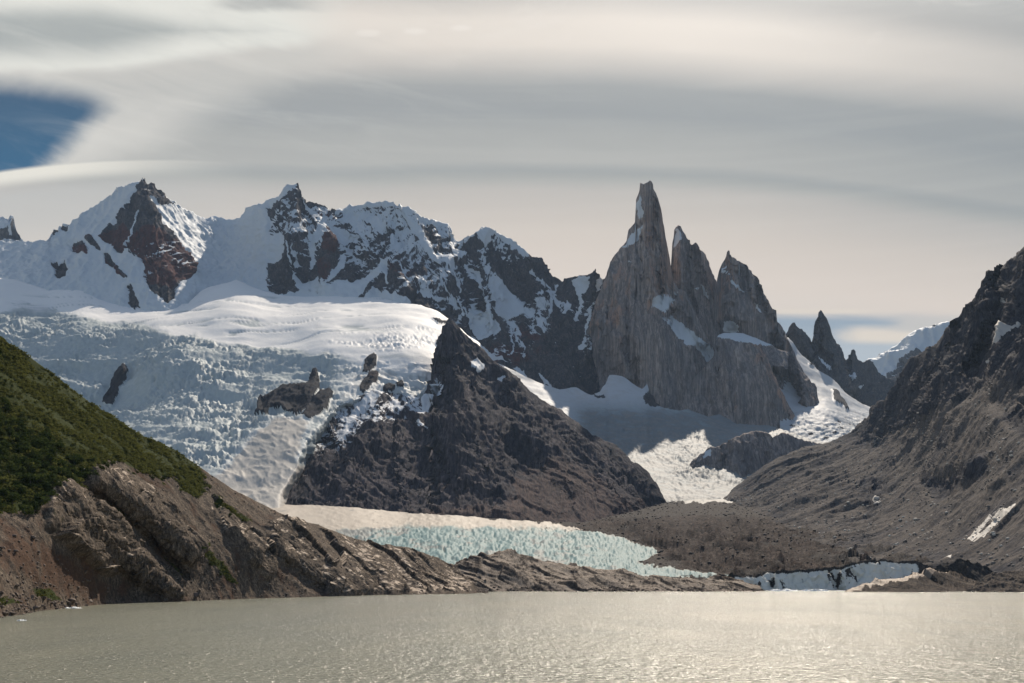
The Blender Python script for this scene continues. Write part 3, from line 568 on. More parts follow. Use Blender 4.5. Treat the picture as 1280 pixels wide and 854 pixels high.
def v_mask(P, N, wx, wy, px, py, cm):
    s = np.where(cm > .5, 1, cm+fbm(P, 40, 4, .6, seed=69)*.6+.2)
    ice = sst(py, 490, 525)*sst(px, 690, 740)*.85
    toe = sst(np.hypot((wx-850)/60, (wy-622)/12), 1.2, .6)
    dirt = .35*sst(fbm(P, 150, 3, .6, seed=70), .1, .5)
    return stack(s-dirt*ice, np.maximum(toe*.7, ice*.72)+.25*ice*fbm(P, 90, 4, .6, seed=74), ice*(1-.3*toe)+.1)  # besides dirt, toe and lower ice are tinted darker to imitate shade
relief('valley_glacier', V_TOP, [(600,560),(660,600),(700,650),(1090,650)], V_CT, M_valley, [], v_disp, v_mask, v_coarse, back=None, seed=7.,
       label='crevassed glacier lying in the hollow under the tallest tower', cat='glacier')
V2_TOP = [(975,420),(985,423),(992,431),(1003,444),(1017,455),(1022,462),(1035,470),(1047,480),(1062,495),(1078,507),(1100,515)]
relief('side_glacier', V2_TOP, [(975,560),(1100,575)], [(975,420,8250),(992,431,8250),(1017,455,8150),(1047,480,8000),(1078,507,7750),(1100,515,7700),(975,560,6500),(1030,560,6400),(1100,575,6200),(1035,515,7000),(1075,530,7000),(1000,500,7300),(1010,535,6750)], M_valley, [],
       lambda P, px, py, cm, N: fbm(P, 260, 5, .55, seed=71)*22+(1-cm)*18+seracs(P, 60, 26, 9, seed=6, rot=.3)*sst(py, 500, 530),
       lambda P, N, wx, wy, px, py, cm: stack(np.where(cm > .5, 1., .1)-.9*sst(py, 508+(1060-px)*.1, 535)*sst(fbm(P, 60, 4, .6, seed=72), .12, .3), 0*cm, .15+.3*sst(py, 520, 540)),
       lambda wx, wy, px, py: polys_mask(wx, wy, 1., [], [[(1039,490),(1044,491),(1052,500),(1061,511),(1056,512),(1046,503)], [(1008,438),(1012,438),(1012,442)], [(1010,455),(1016,458),(1012,460)]]),
       back=.5, backlen=.3, seed=8., label='steep snowy side glacier descending between the third tower and the needles', cat='glacier')
small('rock_step', [(855,600),(858,585),(864,575),(875,567),(885,560),(900,556),(912,548),(930,541),(945,538),(958,539),(966,545),(975,541),(985,541),(1000,548),(1020,552),(1050,556)], [(855,632),(1050,640)],
      [(855,600,5350),(900,556,5500),(950,539,5550),(1050,556,5500),(855,632,5150),(950,632,5150),(1050,640,5150),(930,580,5350)], M_granite, 24, 110,
      lambda wx, wy, px, py: polys_mask(wx, wy, .02, [[(880,562),(888,560),(886,566),(876,569)]]), 'grey cliff step rising between the two glacier arms', 'cliff', sq=(1,1,.18), jag=1.4,
      ribs=[([(868,575),(870,625)], 9, 50), ([(930,545),(925,610)], 14, 60), ([(905,553),(905,620)], 8, -70), ([(955,540),(960,600)], 8, -40)])

# ------------------------------------------------------------------ icefall and snow plateau on the left
P_TOP = [(-90,340),(-20,345),(20,350),(60,362),(100,365),(150,376),(200,384),(235,378),(260,360),(295,350),(330,362),(380,368),(430,367),(460,368),(480,374),(520,380),(545,390),(558,398),(566,403),(600,430)]
P_CT = [(-90,345,7700),(0,350,7750),(60,363,7650),(150,378,7450),(200,384,7400),(290,352,7850),(330,362,7800),(380,368,7850),(460,369,7800),(520,380,7450),(556,395,7150),(600,430,6700),
        (-90,395,6700),(0,395,6700),(100,398,6650),(200,410,6350),(300,405,6500),(400,405,6450),(500,415,6250),(545,440,6000),(-90,480,5900),(0,480,5850),(150,480,5750),(300,480,5550),(400,470,5600),(480,470,5600),(530,500,5450),
        (150,560,4700),(300,560,4450),(370,560,4300),(440,530,4700),(300,610,3950),(380,620,3800),(440,632,3780),(520,645,3700),(600,660,3500),(250,650,3500),(400,660,3350),(250,600,4000),(340,590,4080)]
ISL = [[(318,514),(323,496),(336,489.5),(349,482),(372,477),(382,474),(390,465),(396,460),(400,468),(398,483),(389,498.5),(377,514),(368,519),(356.7,511),(346,503.7),(338.6,506),(331,515)],
  [(377,519),(382.5,503.7),(400.5,488),(410.8,485),(416,491),(410.8,503.7),(398,519),(385,524)], [(454.6,465),(457,449.6),(467.5,440.5),(472,447),(470,457),(462,464)], [(449.5,488),(454.6,473),(465,462.5),(472.6,465),(470,478),(454.6,491)],
  [(127.5,496),(136.5,483),(140,465),(154.6,454.7),(160,460),(154.6,475),(144,493),(136.5,501)], [(541,399),(558,401),(558,404),(548,404)], [(546,425),(556,414),(560,416),(554,424),(547,430)], [(156,357),(161,357),(167,368),(173,384),(168,389),(163,385),(158,375)],
  [(478,486),(486,482),(494,486),(488,492),(480,492)], [(492,482),(502,480),(505,487),(496,487)]]
def isl_d(px, py):
    d = 0*px
    for p in ISL:
        ys = [q[1] for q in p]; d = d+np.clip(py-(min(ys)+max(ys))/2, -28, 28)*6.5*sst(sdist(px, py, p), 0, 8)
    return d
def p_coarse(wx, wy, px, py): return polys_mask(px+.55*(wx-px), py+.55*(wy-py), 1., [], ISL, feather=1.)
def brow(px): return np.interp(px, [-90,0,60,120,160,200,260,320,360,420,470,520,560], [388,388,386,394,404,412,420,432,434,440,452,470,500])
def p_disp(P, px, py, cm, N):
    b = brow(px)+14*fbm(np.stack([px, py*2.2, 0*px], -1), 55, 4, .6, seed=95)
    ice = sst(py, b-3, b+10)*(1-sst(px, 405, 440)*sst(py, 560, 440))
    fan = sst(sdist(px, py, [(280,590),(300,560),(345,520),(385,525),(372,575),(430,610),(520,640),(600,650),(600,700),(200,700),(200,640)]), -12, 12)
    big = seracs(P, 60, 105, 26, seed=1, rot=-.15, w=.2)+seracs(P, 27, 48, 11, seed=2, rot=-.1, w=.2)*1.25+seracs(P, 12, 24, 8.5, seed=22, rot=.3, w=.25)+fbm(P, 150, 4, .6, (1, .6, 1), seed=81, ridge=True)*14
    mm = sst(fbm(P, 330, 3, .6, seed=79), -.25, .25); big = big*(.35+.75*mm)+fbm(rot_(P, -.35), 260, 5, .6, (.35, 1, 1), seed=78, ridge=True)*24
    big = big*(.75+.5*fbm(P, 500, 2, seed=80))
    fl = P.copy(); fl[..., 0] = P[..., 0]*.8+P[..., 1]*.5
    smooth = fbm(P, 520, 4, .45, (1, 1.2, 1), 82)*26+fbm(rot_(P, .5), 230, 4, .5, (.35, .9, 1), 83, ridge=True)*2.6
    fanr = fbm(rot_(P, .35), 55, 4, .6, (1.2, .22, 1), 84, ridge=True)*4.5+fbm(P, 260, 3, seed=85)*18
    rightrough = sst(px, 400, 450)*sst(py, b-8, b+20)*fbm(P, 130, 5, .6, (.8, .8, 1), 86, ridge=True)*16
    crk = .6*sst(np.abs(fbm(rot_(P, .35), 330, 4, .5, (.35, 1.1, 1), 96)), .11, .0)*sst(fbm(P, 500, 2, seed=97), -.1, .15)*sst(py, 366, 374)
    smooth = smooth-14*crk
    patch = sst(fbm(P, 210, 4, .6, (.6, 1.2, 1), 98), .0, .2)*sst(px, 395, 440)*sst(py, 405, 425)*(1-sst(py, 545, 560)); rightrough = rightrough+patch*seracs(P, 26, 50, 14, seed=31, w=.2)
    d = ice*(1-fan)*big+(1-ice)*(1-fan)*(smooth+rightrough)+fan*fanr
    isl = 1-cm
    d = d*(1-isl)+isl*(16+fbm(P, 60, 5, .6, (1, .4, .4), 87, ridge=True)*10)
    # swells of the icefall
    d = d+fbm(P, 700, 3, .5, seed=88)*55*(.3+.7*ice)*(1-fan*.7)
    return N*(d*.9)[..., None]
def p_mask(P, N, wx, wy, px, py, cm):
    b = brow(px)+14*fbm(np.stack([px, py*2.2, 0*px], -1), 55, 4, .6, seed=95)
    crk = sst(np.abs(fbm(rot_(P, .35), 330, 4, .5, (.35, 1.1, 1), 96)), .05, .01)*sst(fbm(P, 500, 2, seed=97), -.1, .15)*sst(py, 366, 374)
    ice = sst(py, b-2, b+6)
    fan = sst(sdist(wx, wy, [(270,600),(300,560),(345,520),(385,525),(372,575),(430,610),(520,640),(600,650),(600,700),(200,700),(200,640)]), -8, 8)
    right = sst(wx, 405, 440)*sst(py, 560, 440)
    crev = fbm(P, 160, 5, .6, (.5, 1.5, 1), 90)
    rock = sst(fbm(P, 60, 4, .6, (.8, 1.2, 1), 91)+.5*fbm(P, 260, 2, seed=92), .34, .5)*sst(px, 440, 480)*sst(py, 425, 470)*0.5
    I = .9*crk*(1-ice)+ice*(1-fan*.55)*(1-right*.55)+(1-ice)*.0+sst(crev, .12, .4)*.55*right*sst(py, 405, 430)
    s = np.where(cm > .6, 1-rock, cm*.1)
    return stack(s, fan*.75+.3*ice*sst(fbm(P, 200, 4, .6, seed=93), .0, .4)+right*sst(py, 420, 470)*.25, np.clip(I, 0, 1)*.8+.03)
M_ice2 = M_ice
relief('hanging_glacier', P_TOP, [(-90,560),(0,600),(200,690),(600,690)], P_CT, M_ice, [], p_disp, p_mask, p_coarse, back=.5, backlen=.15, seed=9., dfun=lambda px, py: IN_MID(px, py)*np.interp(py, [400, 470, 560, 660], [300, 700, 1300, 1500])+isl_d(px, py),
       label='broad broken icefall of blue white seracs under a smooth snow plateau on the left', cat='glacier')

# ------------------------------------------------------------------ dark triangular mountain in the middle
MID_CT = [(345,620,3950),(369,581,4350),(393,535,4800),(425,499,5150),(480,488,5350),(526,497,5350),(541,455,5600),(563,396,5950),(600,432,5850),(664,488,5600),(716,522,5350),(771,554,5050),(836,630,4450),(850,655,4300),
          (360,650,3700),(450,655,3650),(550,660,3600),(650,670,3550),(750,665,3800),(850,670,4200),(480,580,4350),(560,540,4650),(600,600,4150),(660,560,4550),(720,600,4350),(780,620,4250),(440,560,4500),(640,500,5350),(570,470,5350)]
def mid_coarse(wx, wy, px, py):
    snow = [[(393,533),(411,521),(404,530),(395,540),(386,545)], [(424,540),(430,524),(440,508),(448,500),(462,490),(458,498),(447,508),(438,522),(432,534),(427,543)], [(542,470),(546,476),(545,488),(538,502),(528,520),(527,512),(535,498),(540,480)], [(519,530),(526,527),(532,532),(524,533)],
            [(594,448),(600,446),(608,451),(606,459),(601,461),(596,454)], [(621,467),(630,465),(626,472)], [(525,498),(534,488),(541,478),(543,490),(536,505),(528,508)], [(421,500),(432,498),(428,505),(420,514),(416,512)]]
    s = polys_mask(wx, wy, .0, snow)
    mixz = sst(sdist(wx, wy, [(385,560),(400,530),(430,500),(470,480),(500,482),(530,495),(535,510),(520,520),(500,520),(470,525),(450,530),(430,545),(400,560)]), -8, 8)
    return np.where(s > .5, s, s+mixz*.33)
def mid_mask(P, N, wx, wy, px, py, cm):
    n = fbm(P, 40, 5, .65, (1, 1, .5), 101.)
    s = np.where(cm > .55, cm, np.where(cm < .08, 0, cm*1.0+.55*n+(N[..., 2]-.55)*.9))
    streaks = sst(fbm(P, 38, 3, .6, (1, 1, .12), 102.), .42, .5)*.4*sst(py, 640, 560)*(cm < .1)
    talus = sst(sdist(wx, wy, [(600,640),(640,600),(690,560),(730,575),(790,615),(836,640),(850,680),(600,680)])+fbm(P, 260, 4, .6, seed=106.)*30, -26, 26)
    low = sst(wy, 615, 640)
    return stack(np.maximum(s, streaks*.0), np.maximum(talus, low*.8)*.8+.35*fbm(P, 200, 3, seed=103.)+.3*sst(np.abs(wx-(535+(wy-440)*.9)), 40, 5)*sst(wy, 600, 500), 0*s)
d_mid = rock_disp(60, 330, (1, 1, .17), 9., .7, tilt=.35)
def mid_disp(P, px, py, cm, N):
    talus = sst(sdist(px, py, [(600,640),(640,600),(690,565),(730,580),(790,618),(836,645),(850,680),(600,680)]), -14, 20)
    top = sst(py-lerp_line(px, MID), 0, 18)
    return d_mid(P, px, py, cm, N)*(1-.6*talus)*(.25+.75*top)
relief('dark_mountain', MID, [(345,660),(500,672),(700,680),(850,675)], MID_CT, M_dark,
       [([(563,396),(572,450),(590,520),(620,600),(640,650)], 40, 140), ([(500,500),(525,560),(548,620),(552,655)], 26, -130), ([(470,500),(455,560),(440,620)], 24, 90), ([(505,505),(500,560),(510,640)], 18, 70), ([(600,435),(625,510),(660,590)], 20, -90), ([(640,470),(670,540),(720,600)], 20, 90), ([(700,520),(740,570),(790,630)], 16, 70),
        ([(400,530),(425,580)], 10, -60), ([(575,440),(610,560)], 6, -40)],
       mid_disp, mid_mask, mid_coarse, jag=1.8, back=.9, backlen=.8, seed=11., label='dark triangular rock mountain standing between the icefall and the valley glacier', cat='mountain')

# ------------------------------------------------------------------ valley floor: glacier tongue, blue seracs, debris covered ice
G_TOP = [(250,640),(330,630),(400,632),(440,634),(500,640),(560,644),(620,648),(680,652),(730,652),(780,642),(836,627),(870,624),(905,624),(960,640),(1010,655),(1080,668),(1150,685),(1230,705),(1300,712)]
G_CT = [(250,640,3650),(330,632,3720),(440,634,3700),(560,646,3500),(680,653,3450),(780,642,3900),(836,628,4450),(905,624,4550),(1000,655,3500),(1100,680,2700),(1230,705,2050),(1300,712,1950),
        (250,700,2300),(400,680,2600),(500,665,2950),(600,668,2900),(500,700,2150),(600,712,1950),(700,685,2500),(700,718,1800),(800,700,2150),(800,725,1620),(850,660,3200),(900,700,2150),(950,715,1900),(1000,690,2300),(1050,705,2000),(1150,710,1950),(900,724,1760),(1300,738,1750),(600,742,1560),(900,742,1650),(1100,738,1750)]
BLUE = [(425,662),(470,659),(530,657),(640,660),(700,660),(745,664),(780,672),(810,680),(830,690),(800,700),(830,708),(870,714),(900,718),(930,722),(930,728),(880,724),(810,720),(740,712),(680,700),(600,700),(560,706),(520,700),(440,690)]
def g_coarse(wx, wy, px, py):
    s = polys_mask(wx, wy, 0., [[(200,600),(430,620),(520,640),(600,646),(650,650),(690,655),(730,660),(700,664),(560,662),(430,670),(200,720)]])
    return s
def g_disp(P, px, py, cm, N):
    bl = sst(sdist(px, py, BLUE), -5, 6)
    deb = sst(sdist(px, py, [(690,662),(740,655),(800,640),(850,655),(900,640),(1300,690),(1300,740),(1100,740),(930,722),(870,712),(830,700),(830,690),(790,672),(745,664)]), -6, 10)
    Xs = P[..., 0]+fbm(P, 60, 3, seed=175)*14; Zs = P[..., 2]+P[..., 0]*.03+fbm(P, 50, 3, seed=176)*3; ser = facets(Xs/17, Zs/3.6, 12, 1.3)*5.5+facets(Xs/7, Zs/1.7, 3, 1.2)*3.2+facets(Xs/3.2, Zs/1., 8)*1.6+fbm(rot_(P, .6), 70, 5, .6, (1, .2, 1), seed=119, ridge=True)*4
    lum = fbm(P, 80, 6, .58, (1, .16, 2.2), 111, ridge=True)*19+fbm(P, 26, 4, .66, (1, .16, 2), seed=112, ridge=True)*6+(facets(P[..., 0]/55+fbm(P, 90, 3, seed=173)*.8, P[..., 2]/11+P[..., 0]/160, 7)*15+facets(P[..., 0]/13, P[..., 2]/2.4, 2)*5)*sst(D_(P), 3600, 2600)
    fl = fbm(P, 70, 4, .6, (.6, 1.7, 1), 113, ridge=True)*3
    d = bl*ser+(1-bl)*(deb*lum*sst(D_(P), 4300, 3300)*1.0+(1-deb)*fl)
    return np.stack([0*d, -.3*d, .8*d], -1)
def D_(P): return P[..., 1]
def g_mask(P, N, wx, wy, px, py, cm):
    ex = wx+9*perlin(px/30, py/12, 0*px+3); ey = wy+3.5*perlin(px/26, py/10, 0*px+8)
    bl = sst(sdist(ex, ey, BLUE), -3, 3)
    n = fbm(P, 55, 5, .62, (.6, 1.4, 1), 115)
    cream = cm*(1-bl)
    farm = sst(wx, 835, 850)*sst(wy, 630, 626)
    edge = bl*sst(wx, 720, 840)*.55
    s = np.maximum(np.maximum(cream-.55*sst(n, .22, .45), bl-edge*sst(n, -.1, .25)), farm)
    light = .45*sst(sdist(wx, wy, [(870,690),(905,696),(860,700)]), -4, 3)
    streakz = sst(fbm(P, 34, 3, .6, (.35, 2.2, 1), 117), .36, .46)*sst(wx, 700, 760)*sst(wx, 900, 820)*.8*sst(wy, 665, 690)
    s = np.maximum(s, streakz)
    dk = sst(sdist(wx, wy, [(790,660),(860,648),(960,652),(1015,680),(1005,712),(930,716),(860,702),(826,686)]), -14, 14)
    g_ = .25-.8*dk+.35*sst(wy, 652, 640)+1.5*(facets(P[..., 0]/55+fbm(P, 90, 3, seed=173)*.8, P[..., 2]/11+P[..., 0]/160, 7))*sst(D_(P), 3600, 2600)+.6*(fbm(P, 70, 5, .6, (.35, .15, 2), seed=118)+.3)+.55*sst(fbm(P, 240, 3, seed=116), .0, .4)*sst(wy, 700, 660)+.4*sst(wx, 1000, 1100)
    bd = .28+1.5*fbm(P, 70, 5, .65, (1, .22, 1), 127.)+.6*sst(np.hypot((wx-450)/60, (wy-662)/10), 1.3, .5)+.3*sst(np.abs(wx-672), 14, 4)+.4*sst(wx, 800, 700)*sst(wx, 420, 520)*0-.1
    return stack(s, np.where(bl > .5, bd, np.where(cream > .4, .15+.6*fbm(P, 40, 4, .6, (.4, .6, 1), 128.), g_)), bl)
relief('valley_floor_glacier', G_TOP, [(250,742),(600,744),(900,744),(1300,742)], G_CT, M_moraine, [], g_disp, g_mask, g_coarse, back=None, seed=12.,
       label='glacier tongue with blue seracs passing into brown debris covered ice above the lake', cat='glacier')
# ------------------------------------------------------------------ right mountain
RT = [(870,650),(880,640),(892,631),(905,621),(925,603),(945,588),(962,578),(985,566),(1005,558),(1020,556),(1039,552),(1064,540),(1083,522),(1089.7,508),(1105.5,495.5),(1118,479.7),(1127.6,462),(1140,445),(1153,435.4),(1167,427.5),(1175,415),(1186,400.6),(1197,392.7),(1203.5,381.7),(1211,375),(1217.7,364),
 (1222.5,350),(1228,340),(1233.5,334),(1238,341),(1244.6,339),(1250,331),(1257,331),(1266,320),(1279,307.4),(1300,295),(1340,262),(1400,240)]
R_CT = [(870,650,4350),(905,621,4650),(962,578,5000),(1039,552,5250),(1083,522,5350),(1140,445,5000),(1175,415,4750),(1217,364,4400),(1234,336,4350),(1279,307,4150),(1340,262,3900),(1400,240,3800),
        (870,690,3300),(920,700,2700),(980,712,2300),(1050,722,1950),(1150,728,1750),(1280,738,1550),(1400,742,1450),(960,640,3900),(1050,620,3750),(1050,670,2800),(1150,640,2850),(1150,570,3700),(1150,500,4300),(1220,450,3850),(1280,400,3600),(1280,480,3050),(1280,560,2500),(1280,640,2050),(1400,480,2700),(1400,600,2100),(1200,690,2050),(1100,700,2250)]
PALE_R = [[(1205,668),(1215,655),(1232,641),(1250,630),(1268,625),(1266,634),(1258,645),(1248,660),(1232,667),(1215,672)], [(1172,700),(1184,692),(1200,684),(1198,690),(1190,700),(1176,702)], [(1087,621),(1092,617),(1100,616),(1103,620),(1096,625),(1089,626)]]
def r_split(px): return np.interp(px, [860,1000,1064,1090,1110,1135,1160,1200,1240,1280,1400], [600,545,552,560,545,530,520,500,480,455,420])
def r_coarse(wx, wy, px, py):
    return polys_mask(wx, wy, 0., [[(1240,430),(1248,420),(1256,412),(1266,400),(1269,400),(1262,412),(1254,424),(1246,432),(1240,434)], [(1226,450),(1232,444),(1240,436),(1237,444),(1228,453)], [(1246,365),(1249,370),(1254,380),(1251,381),(1247,372)], [(1241,345),(1245,352),(1248,364),(1245,360)]]+PALE_R)
dr = rock_disp(64, 300, (1, 1, .2), 13., .9, th=-.9)
DARK_R = [[(1235,495),(1250,470),(1280,450),(1400,410),(1400,520),(1280,540),(1262,530),(1250,515)], [(1150,600),(1180,590),(1220,575),(1240,565),(1225,590),(1190,612),(1165,618)], [(1075,600),(1090,595),(1105,600),(1100,625),(1085,640),(1078,620)]]
def r_disp(P, px, py, cm, N):
    rock = sst(py, r_split(px)+10, r_split(px)-14)
    for p in DARK_R: rock = np.maximum(rock, .8*sst(sdist(px, py, p), -10, 6))
    Q_ = rot_(P, -.9); fine = fbm(Q_, 60, 5, .62, (1, .3, .4), 120., ridge=True)*6+fbm(Q_, 11, 3, .7, (1, .7, .7), seed=121.)*2.0+facets(Q_[..., 0]/26, (Q_[..., 2]-Q_[..., 1]*.3)/30, 2)*5+facets(Q_[..., 0]/9, (Q_[..., 2]-Q_[..., 1]*.3)/9, 4)*2.2
    gul = fbm(rot_(P, -.9), 170, 4, .5, (1, .15, .2), seed=122., ridge=True)*24
    k = np.clip(D_(P)/3500, .3, 1)
    top = .3+.7*sst(py-lerp_line(px, RT), 0, 14)
    return (rock*dr(P, px, py, cm, N)*top+(1-rock)*(fine+gul*.55)*top)*k
def r_mask(P, N, wx, wy, px, py, cm):
    rock = sst(wy, r_split(wx)+8, r_split(wx)-8)
    for p in DARK_R: rock = np.maximum(rock, sst(sdist(wx, wy, p), -6, 6))
    n = fbm(P, 90, 5, .6, (1, 1, .5), 124.)+1.1*fbm(rot_(P, -.9), 130, 5, .62, (1, .1, .14), 125.)
    cm = cm*np.where(wy > 600, sst(fbm(rot_(P, -.9), 14, 4, .6, (1, .12, .2), 126.), -.35, .05)*.85, 1)
    strip = sst(sdist(wx, wy, [(1285,462),(1235,480),(1160,512),(1095,540),(1085,550),(1150,545),(1230,520),(1285,500)]), -10, 8)
    return stack(cm*.95, (1-rock)*(.62+.6*n)+.6*strip, 0*cm)
relief('scree_mountain', RT, [(870,700),(920,722),(1000,732),(1100,738),(1345,745)], R_CT, M_right, [([(1234,336),(1225,400),(1180,470),(1120,530)], 20, 110), ([(1279,308),(1262,380),(1240,430)], 20, 80), ([(1247,345),(1252,400),(1215,460)], 12, -110), ([(1186,402),(1160,450),(1110,510)], 14, 60), ([(1203,385),(1185,440),(1140,500)], 10, -70)],
       r_disp, r_mask, r_coarse, jag=1.6, back=.9, backlen=.5, seed=14., label='steep mountain of dark crags above grey brown scree filling the right side', cat='mountain')

# ------------------------------------------------------------------ left hill
LH = [(-120,330),(-60,378),(0,420),(15,432),(30,440),(45,452),(60,463),(85,482),(115,505),(140,520),(165,537),(185,548),(200,553),(222,564),(240,577),(262,592),(290,611),(310,621),(330,631),(350,641),(370,651),(395,655),(415,663),(440,672),(465,681),(490,682),(510,684),(530,691),(545,698),(560,704),(575,712),(592,720),(610,735)]
def shore_y(px): return np.interp(px, [-120,0,30,60,100,140,200,250,330,420,470,520,610], [786,772,768,763,757.5,755,752.5,751,748,745.5,744,743,742])
L_BOT = [(x, float(shore_y(np.array(x)))+5) for x in range(-120, 611, 10)]
L_CT = [(-120,330,760),(0,420,830),(60,463,870),(115,505,900),(200,553,960),(262,592,1000),(330,631,1080),(395,655,1180),(465,681,1300),(530,691,1420),(610,735,1450)]+[(x, float(shore_y(np.array(float(x)))), CZ*F/(float(shore_y(np.array(float(x))))-HY)) for x in (-120,-50,0,60,140,200,260,330,400,470,540,610)]+[(0,600,640),(60,640,640),(-100,560,620),(0,690,545),(150,640,760),(240,680,850),(330,690,950),(400,710,1040),(100,560,770),(460,715,1130),(520,715,1250)]
SLAB = [[(56,640),(62,615),(72,601),(85,600),(105,612),(120,628),(150,650),(175,680),(200,705),(222,722),(232,742),(225,748),(205,748),(190,738),(160,722),(130,718),(100,695),(75,672),(60,660)],
        [(332,655),(350,648),(375,655),(398,680),(410,700),(430,720),(450,742),(430,745),(405,738),(375,715),(350,700),(338,680)],
        [(105,590),(125,582),(150,590),(170,600),(190,615),(215,640),(240,665),(250,690),(240,705),(225,700),(205,685),(185,660),(160,640),(135,620),(110,605)],
        [(255,610),(275,625),(300,650),(325,665),(340,690),(345,715),(335,722),(310,700),(285,670),(262,640)],
        [(400,662),(440,674),(480,684),(530,694),(570,712),(595,735),(590,742),(470,744),(455,742),(430,715),(405,690)]]
VEG = [[(-120,290),(0,392),(60,438),(115,482),(165,516),(210,548),(240,572),(262,598),(258,618),(240,612),(222,600),(200,598),(180,590),(160,585),(135,575),(110,580),(100,590),(108,602),(80,600),(72,605),(55,630),(40,642),(0,638),(-120,600)]]
VEGP = [[(240,680),(250,675),(265,690),(290,715),(298,730),(285,728),(262,705)], [(40,735),(60,735),(80,750),(60,752)], [(215,585),(230,590),(245,615),(235,612)], [(255,618),(270,625),(320,650),(310,652),(280,640)], [(130,625),(150,640),(160,655),(145,645)], [(200,690),(215,705),(230,720),(220,718)], [(560,706),(580,712),(592,722),(575,716)], [(-20,745),(15,748),(20,756),(-20,756)]]
def l_coarse(wx, wy, px, py): return 0*wx
dl = rock_disp(9, 60, (1, 1, .6), 15., 1.)
def l_slab(x, y, f=5):
    s = 0*x
    for p in SLAB: s = np.maximum(s, sst(sdist(x, y, p), -f, f))
    return s
def l_disp(P, px, py, cm, N):
    wx = px+3*perlin(px/12, py/12, 0*px+3); wy = py+3*perlin(px/12, py/12, 0*px+7)
    sl = l_slab(wx, wy, 4)
    ax = np.array([.64, .30, -.70]); ax /= np.linalg.norm(ax); ac = np.array([.72, .12, .69]); ac -= ax*(ac@ax); ac /= np.linalg.norm(ac); ad = np.cross(ax, ac)
    Q = np.stack([P@ac, (P@ax)*.28, (P@ad)*.5], -1); Q2 = np.stack([P@ac, (P@ax)*.4, (P@ad)*.5], -1)
    f1, f2, cid = worley((P@ac)/5+fbm(P, 25, 3, seed=131)*.6, (P@ax)/12+fbm(P, 25, 3, seed=132)*.6); g1, g2, cid2 = worley((P@ac)/2.4+5+fbm(P, 9, 2, seed=130)*.5, (P@ax)/6)
    blk = (cid-.5)*3.0-1.0*np.exp(-(f2-f1)/.08)+(cid2-.5)*1.3-.4*np.exp(-(g2-g1)/.1)
    fa = facets((P@ac)/15+fbm(P, 40, 3, seed=171)*.5, (P@ax)/34, 3)*5.2+facets((P@ac)/6+fbm(P, 20, 2, seed=172)*.4, (P@ax)/15, 8)*1.6+facets((P@ac)/2.2+fbm(P, 9, 2, seed=174)*.4, (P@ax)/6, 5)*.55
    rough = fbm(Q, 22, 5, .55, (1, 1, 1), 133, ridge=True)*3.2+fbm(Q2, 7, 4, .62, (1, 1, 1), 138, ridge=True)*1.5
    scree = fbm(P, 6, 4, .75, seed=134)*.9+fbm(P, 70, 3, seed=135)*3+fbm(P, 22, 3, .6, (1, 1, .3), seed=139, ridge=True)*.8
    return sl*(4.5+.15*blk+.4*rough+1.15*fa)+(1-sl)*scree*sst(py-lerp_line(px, LH), 0, 8)
def l_mask(P, N, wx, wy, px, py, cm):
    sl = l_slab(wx, wy, 3); v = 0*wx
    vx = wx+13*perlin(px/38, py/38, 0*px+21); vy = wy+11*perlin(px/30, py/30, 0*px+27)
    for p in VEG: v = np.maximum(v, sst(sdist(vx, vy, p)+8*fbm(P, 9, 3, .6, seed=178), -4, 4))
    v = np.maximum(v, 0)
    for p in VEGP: v = np.maximum(v, .72*sst(sdist(wx, wy, p), -3, 3))
    n = fbm(P, 18, 4, .6, seed=136)
    red = (1-sl)*(.35+.6*n+.35*sst(sdist(wx, wy, [(0,650),(80,690),(160,735),(130,750),(60,730),(0,700)]), -20, 20))
    tuft = sst(n, .25, .5)*.5*(wy < 700)*sst(wx, 300, 200)
    pale = sst(fbm(P, 9, 4, .6, seed=137)+(N[..., 2]-.45)*.9, .1, .5)*.58*sl  # upward slab faces painted paler, standing in for sunlit edges
    return stack(pale, red, np.maximum(v, tuft*(1-v)*.9))
relief('left_hill', LH, L_BOT, L_CT, M_left, [([(75,601),(130,660),(190,720),(225,745)], 24, 14), ([(120,585),(180,640),(235,690)], 20, 10), ([(350,650),(395,690),(440,740)], 18, 14), ([(110,610),(180,670),(230,720)], 9, -10), ([(300,650),(350,700),(400,735)], 12, -8), ([(470,684),(500,720),(510,742)], 12, -14), ([(440,674),(475,710),(490,742)], 12, 12), ([(530,695),(560,742)], 12, 12)],
       l_disp, l_mask, l_coarse, jag=1.0, back=.6, backlen=.7, seed=16., step=1.15, zmin=-3.,
       label='hillside with green scrub, brown scree and slabby rock dropping to the lake on the left', cat='hillside')

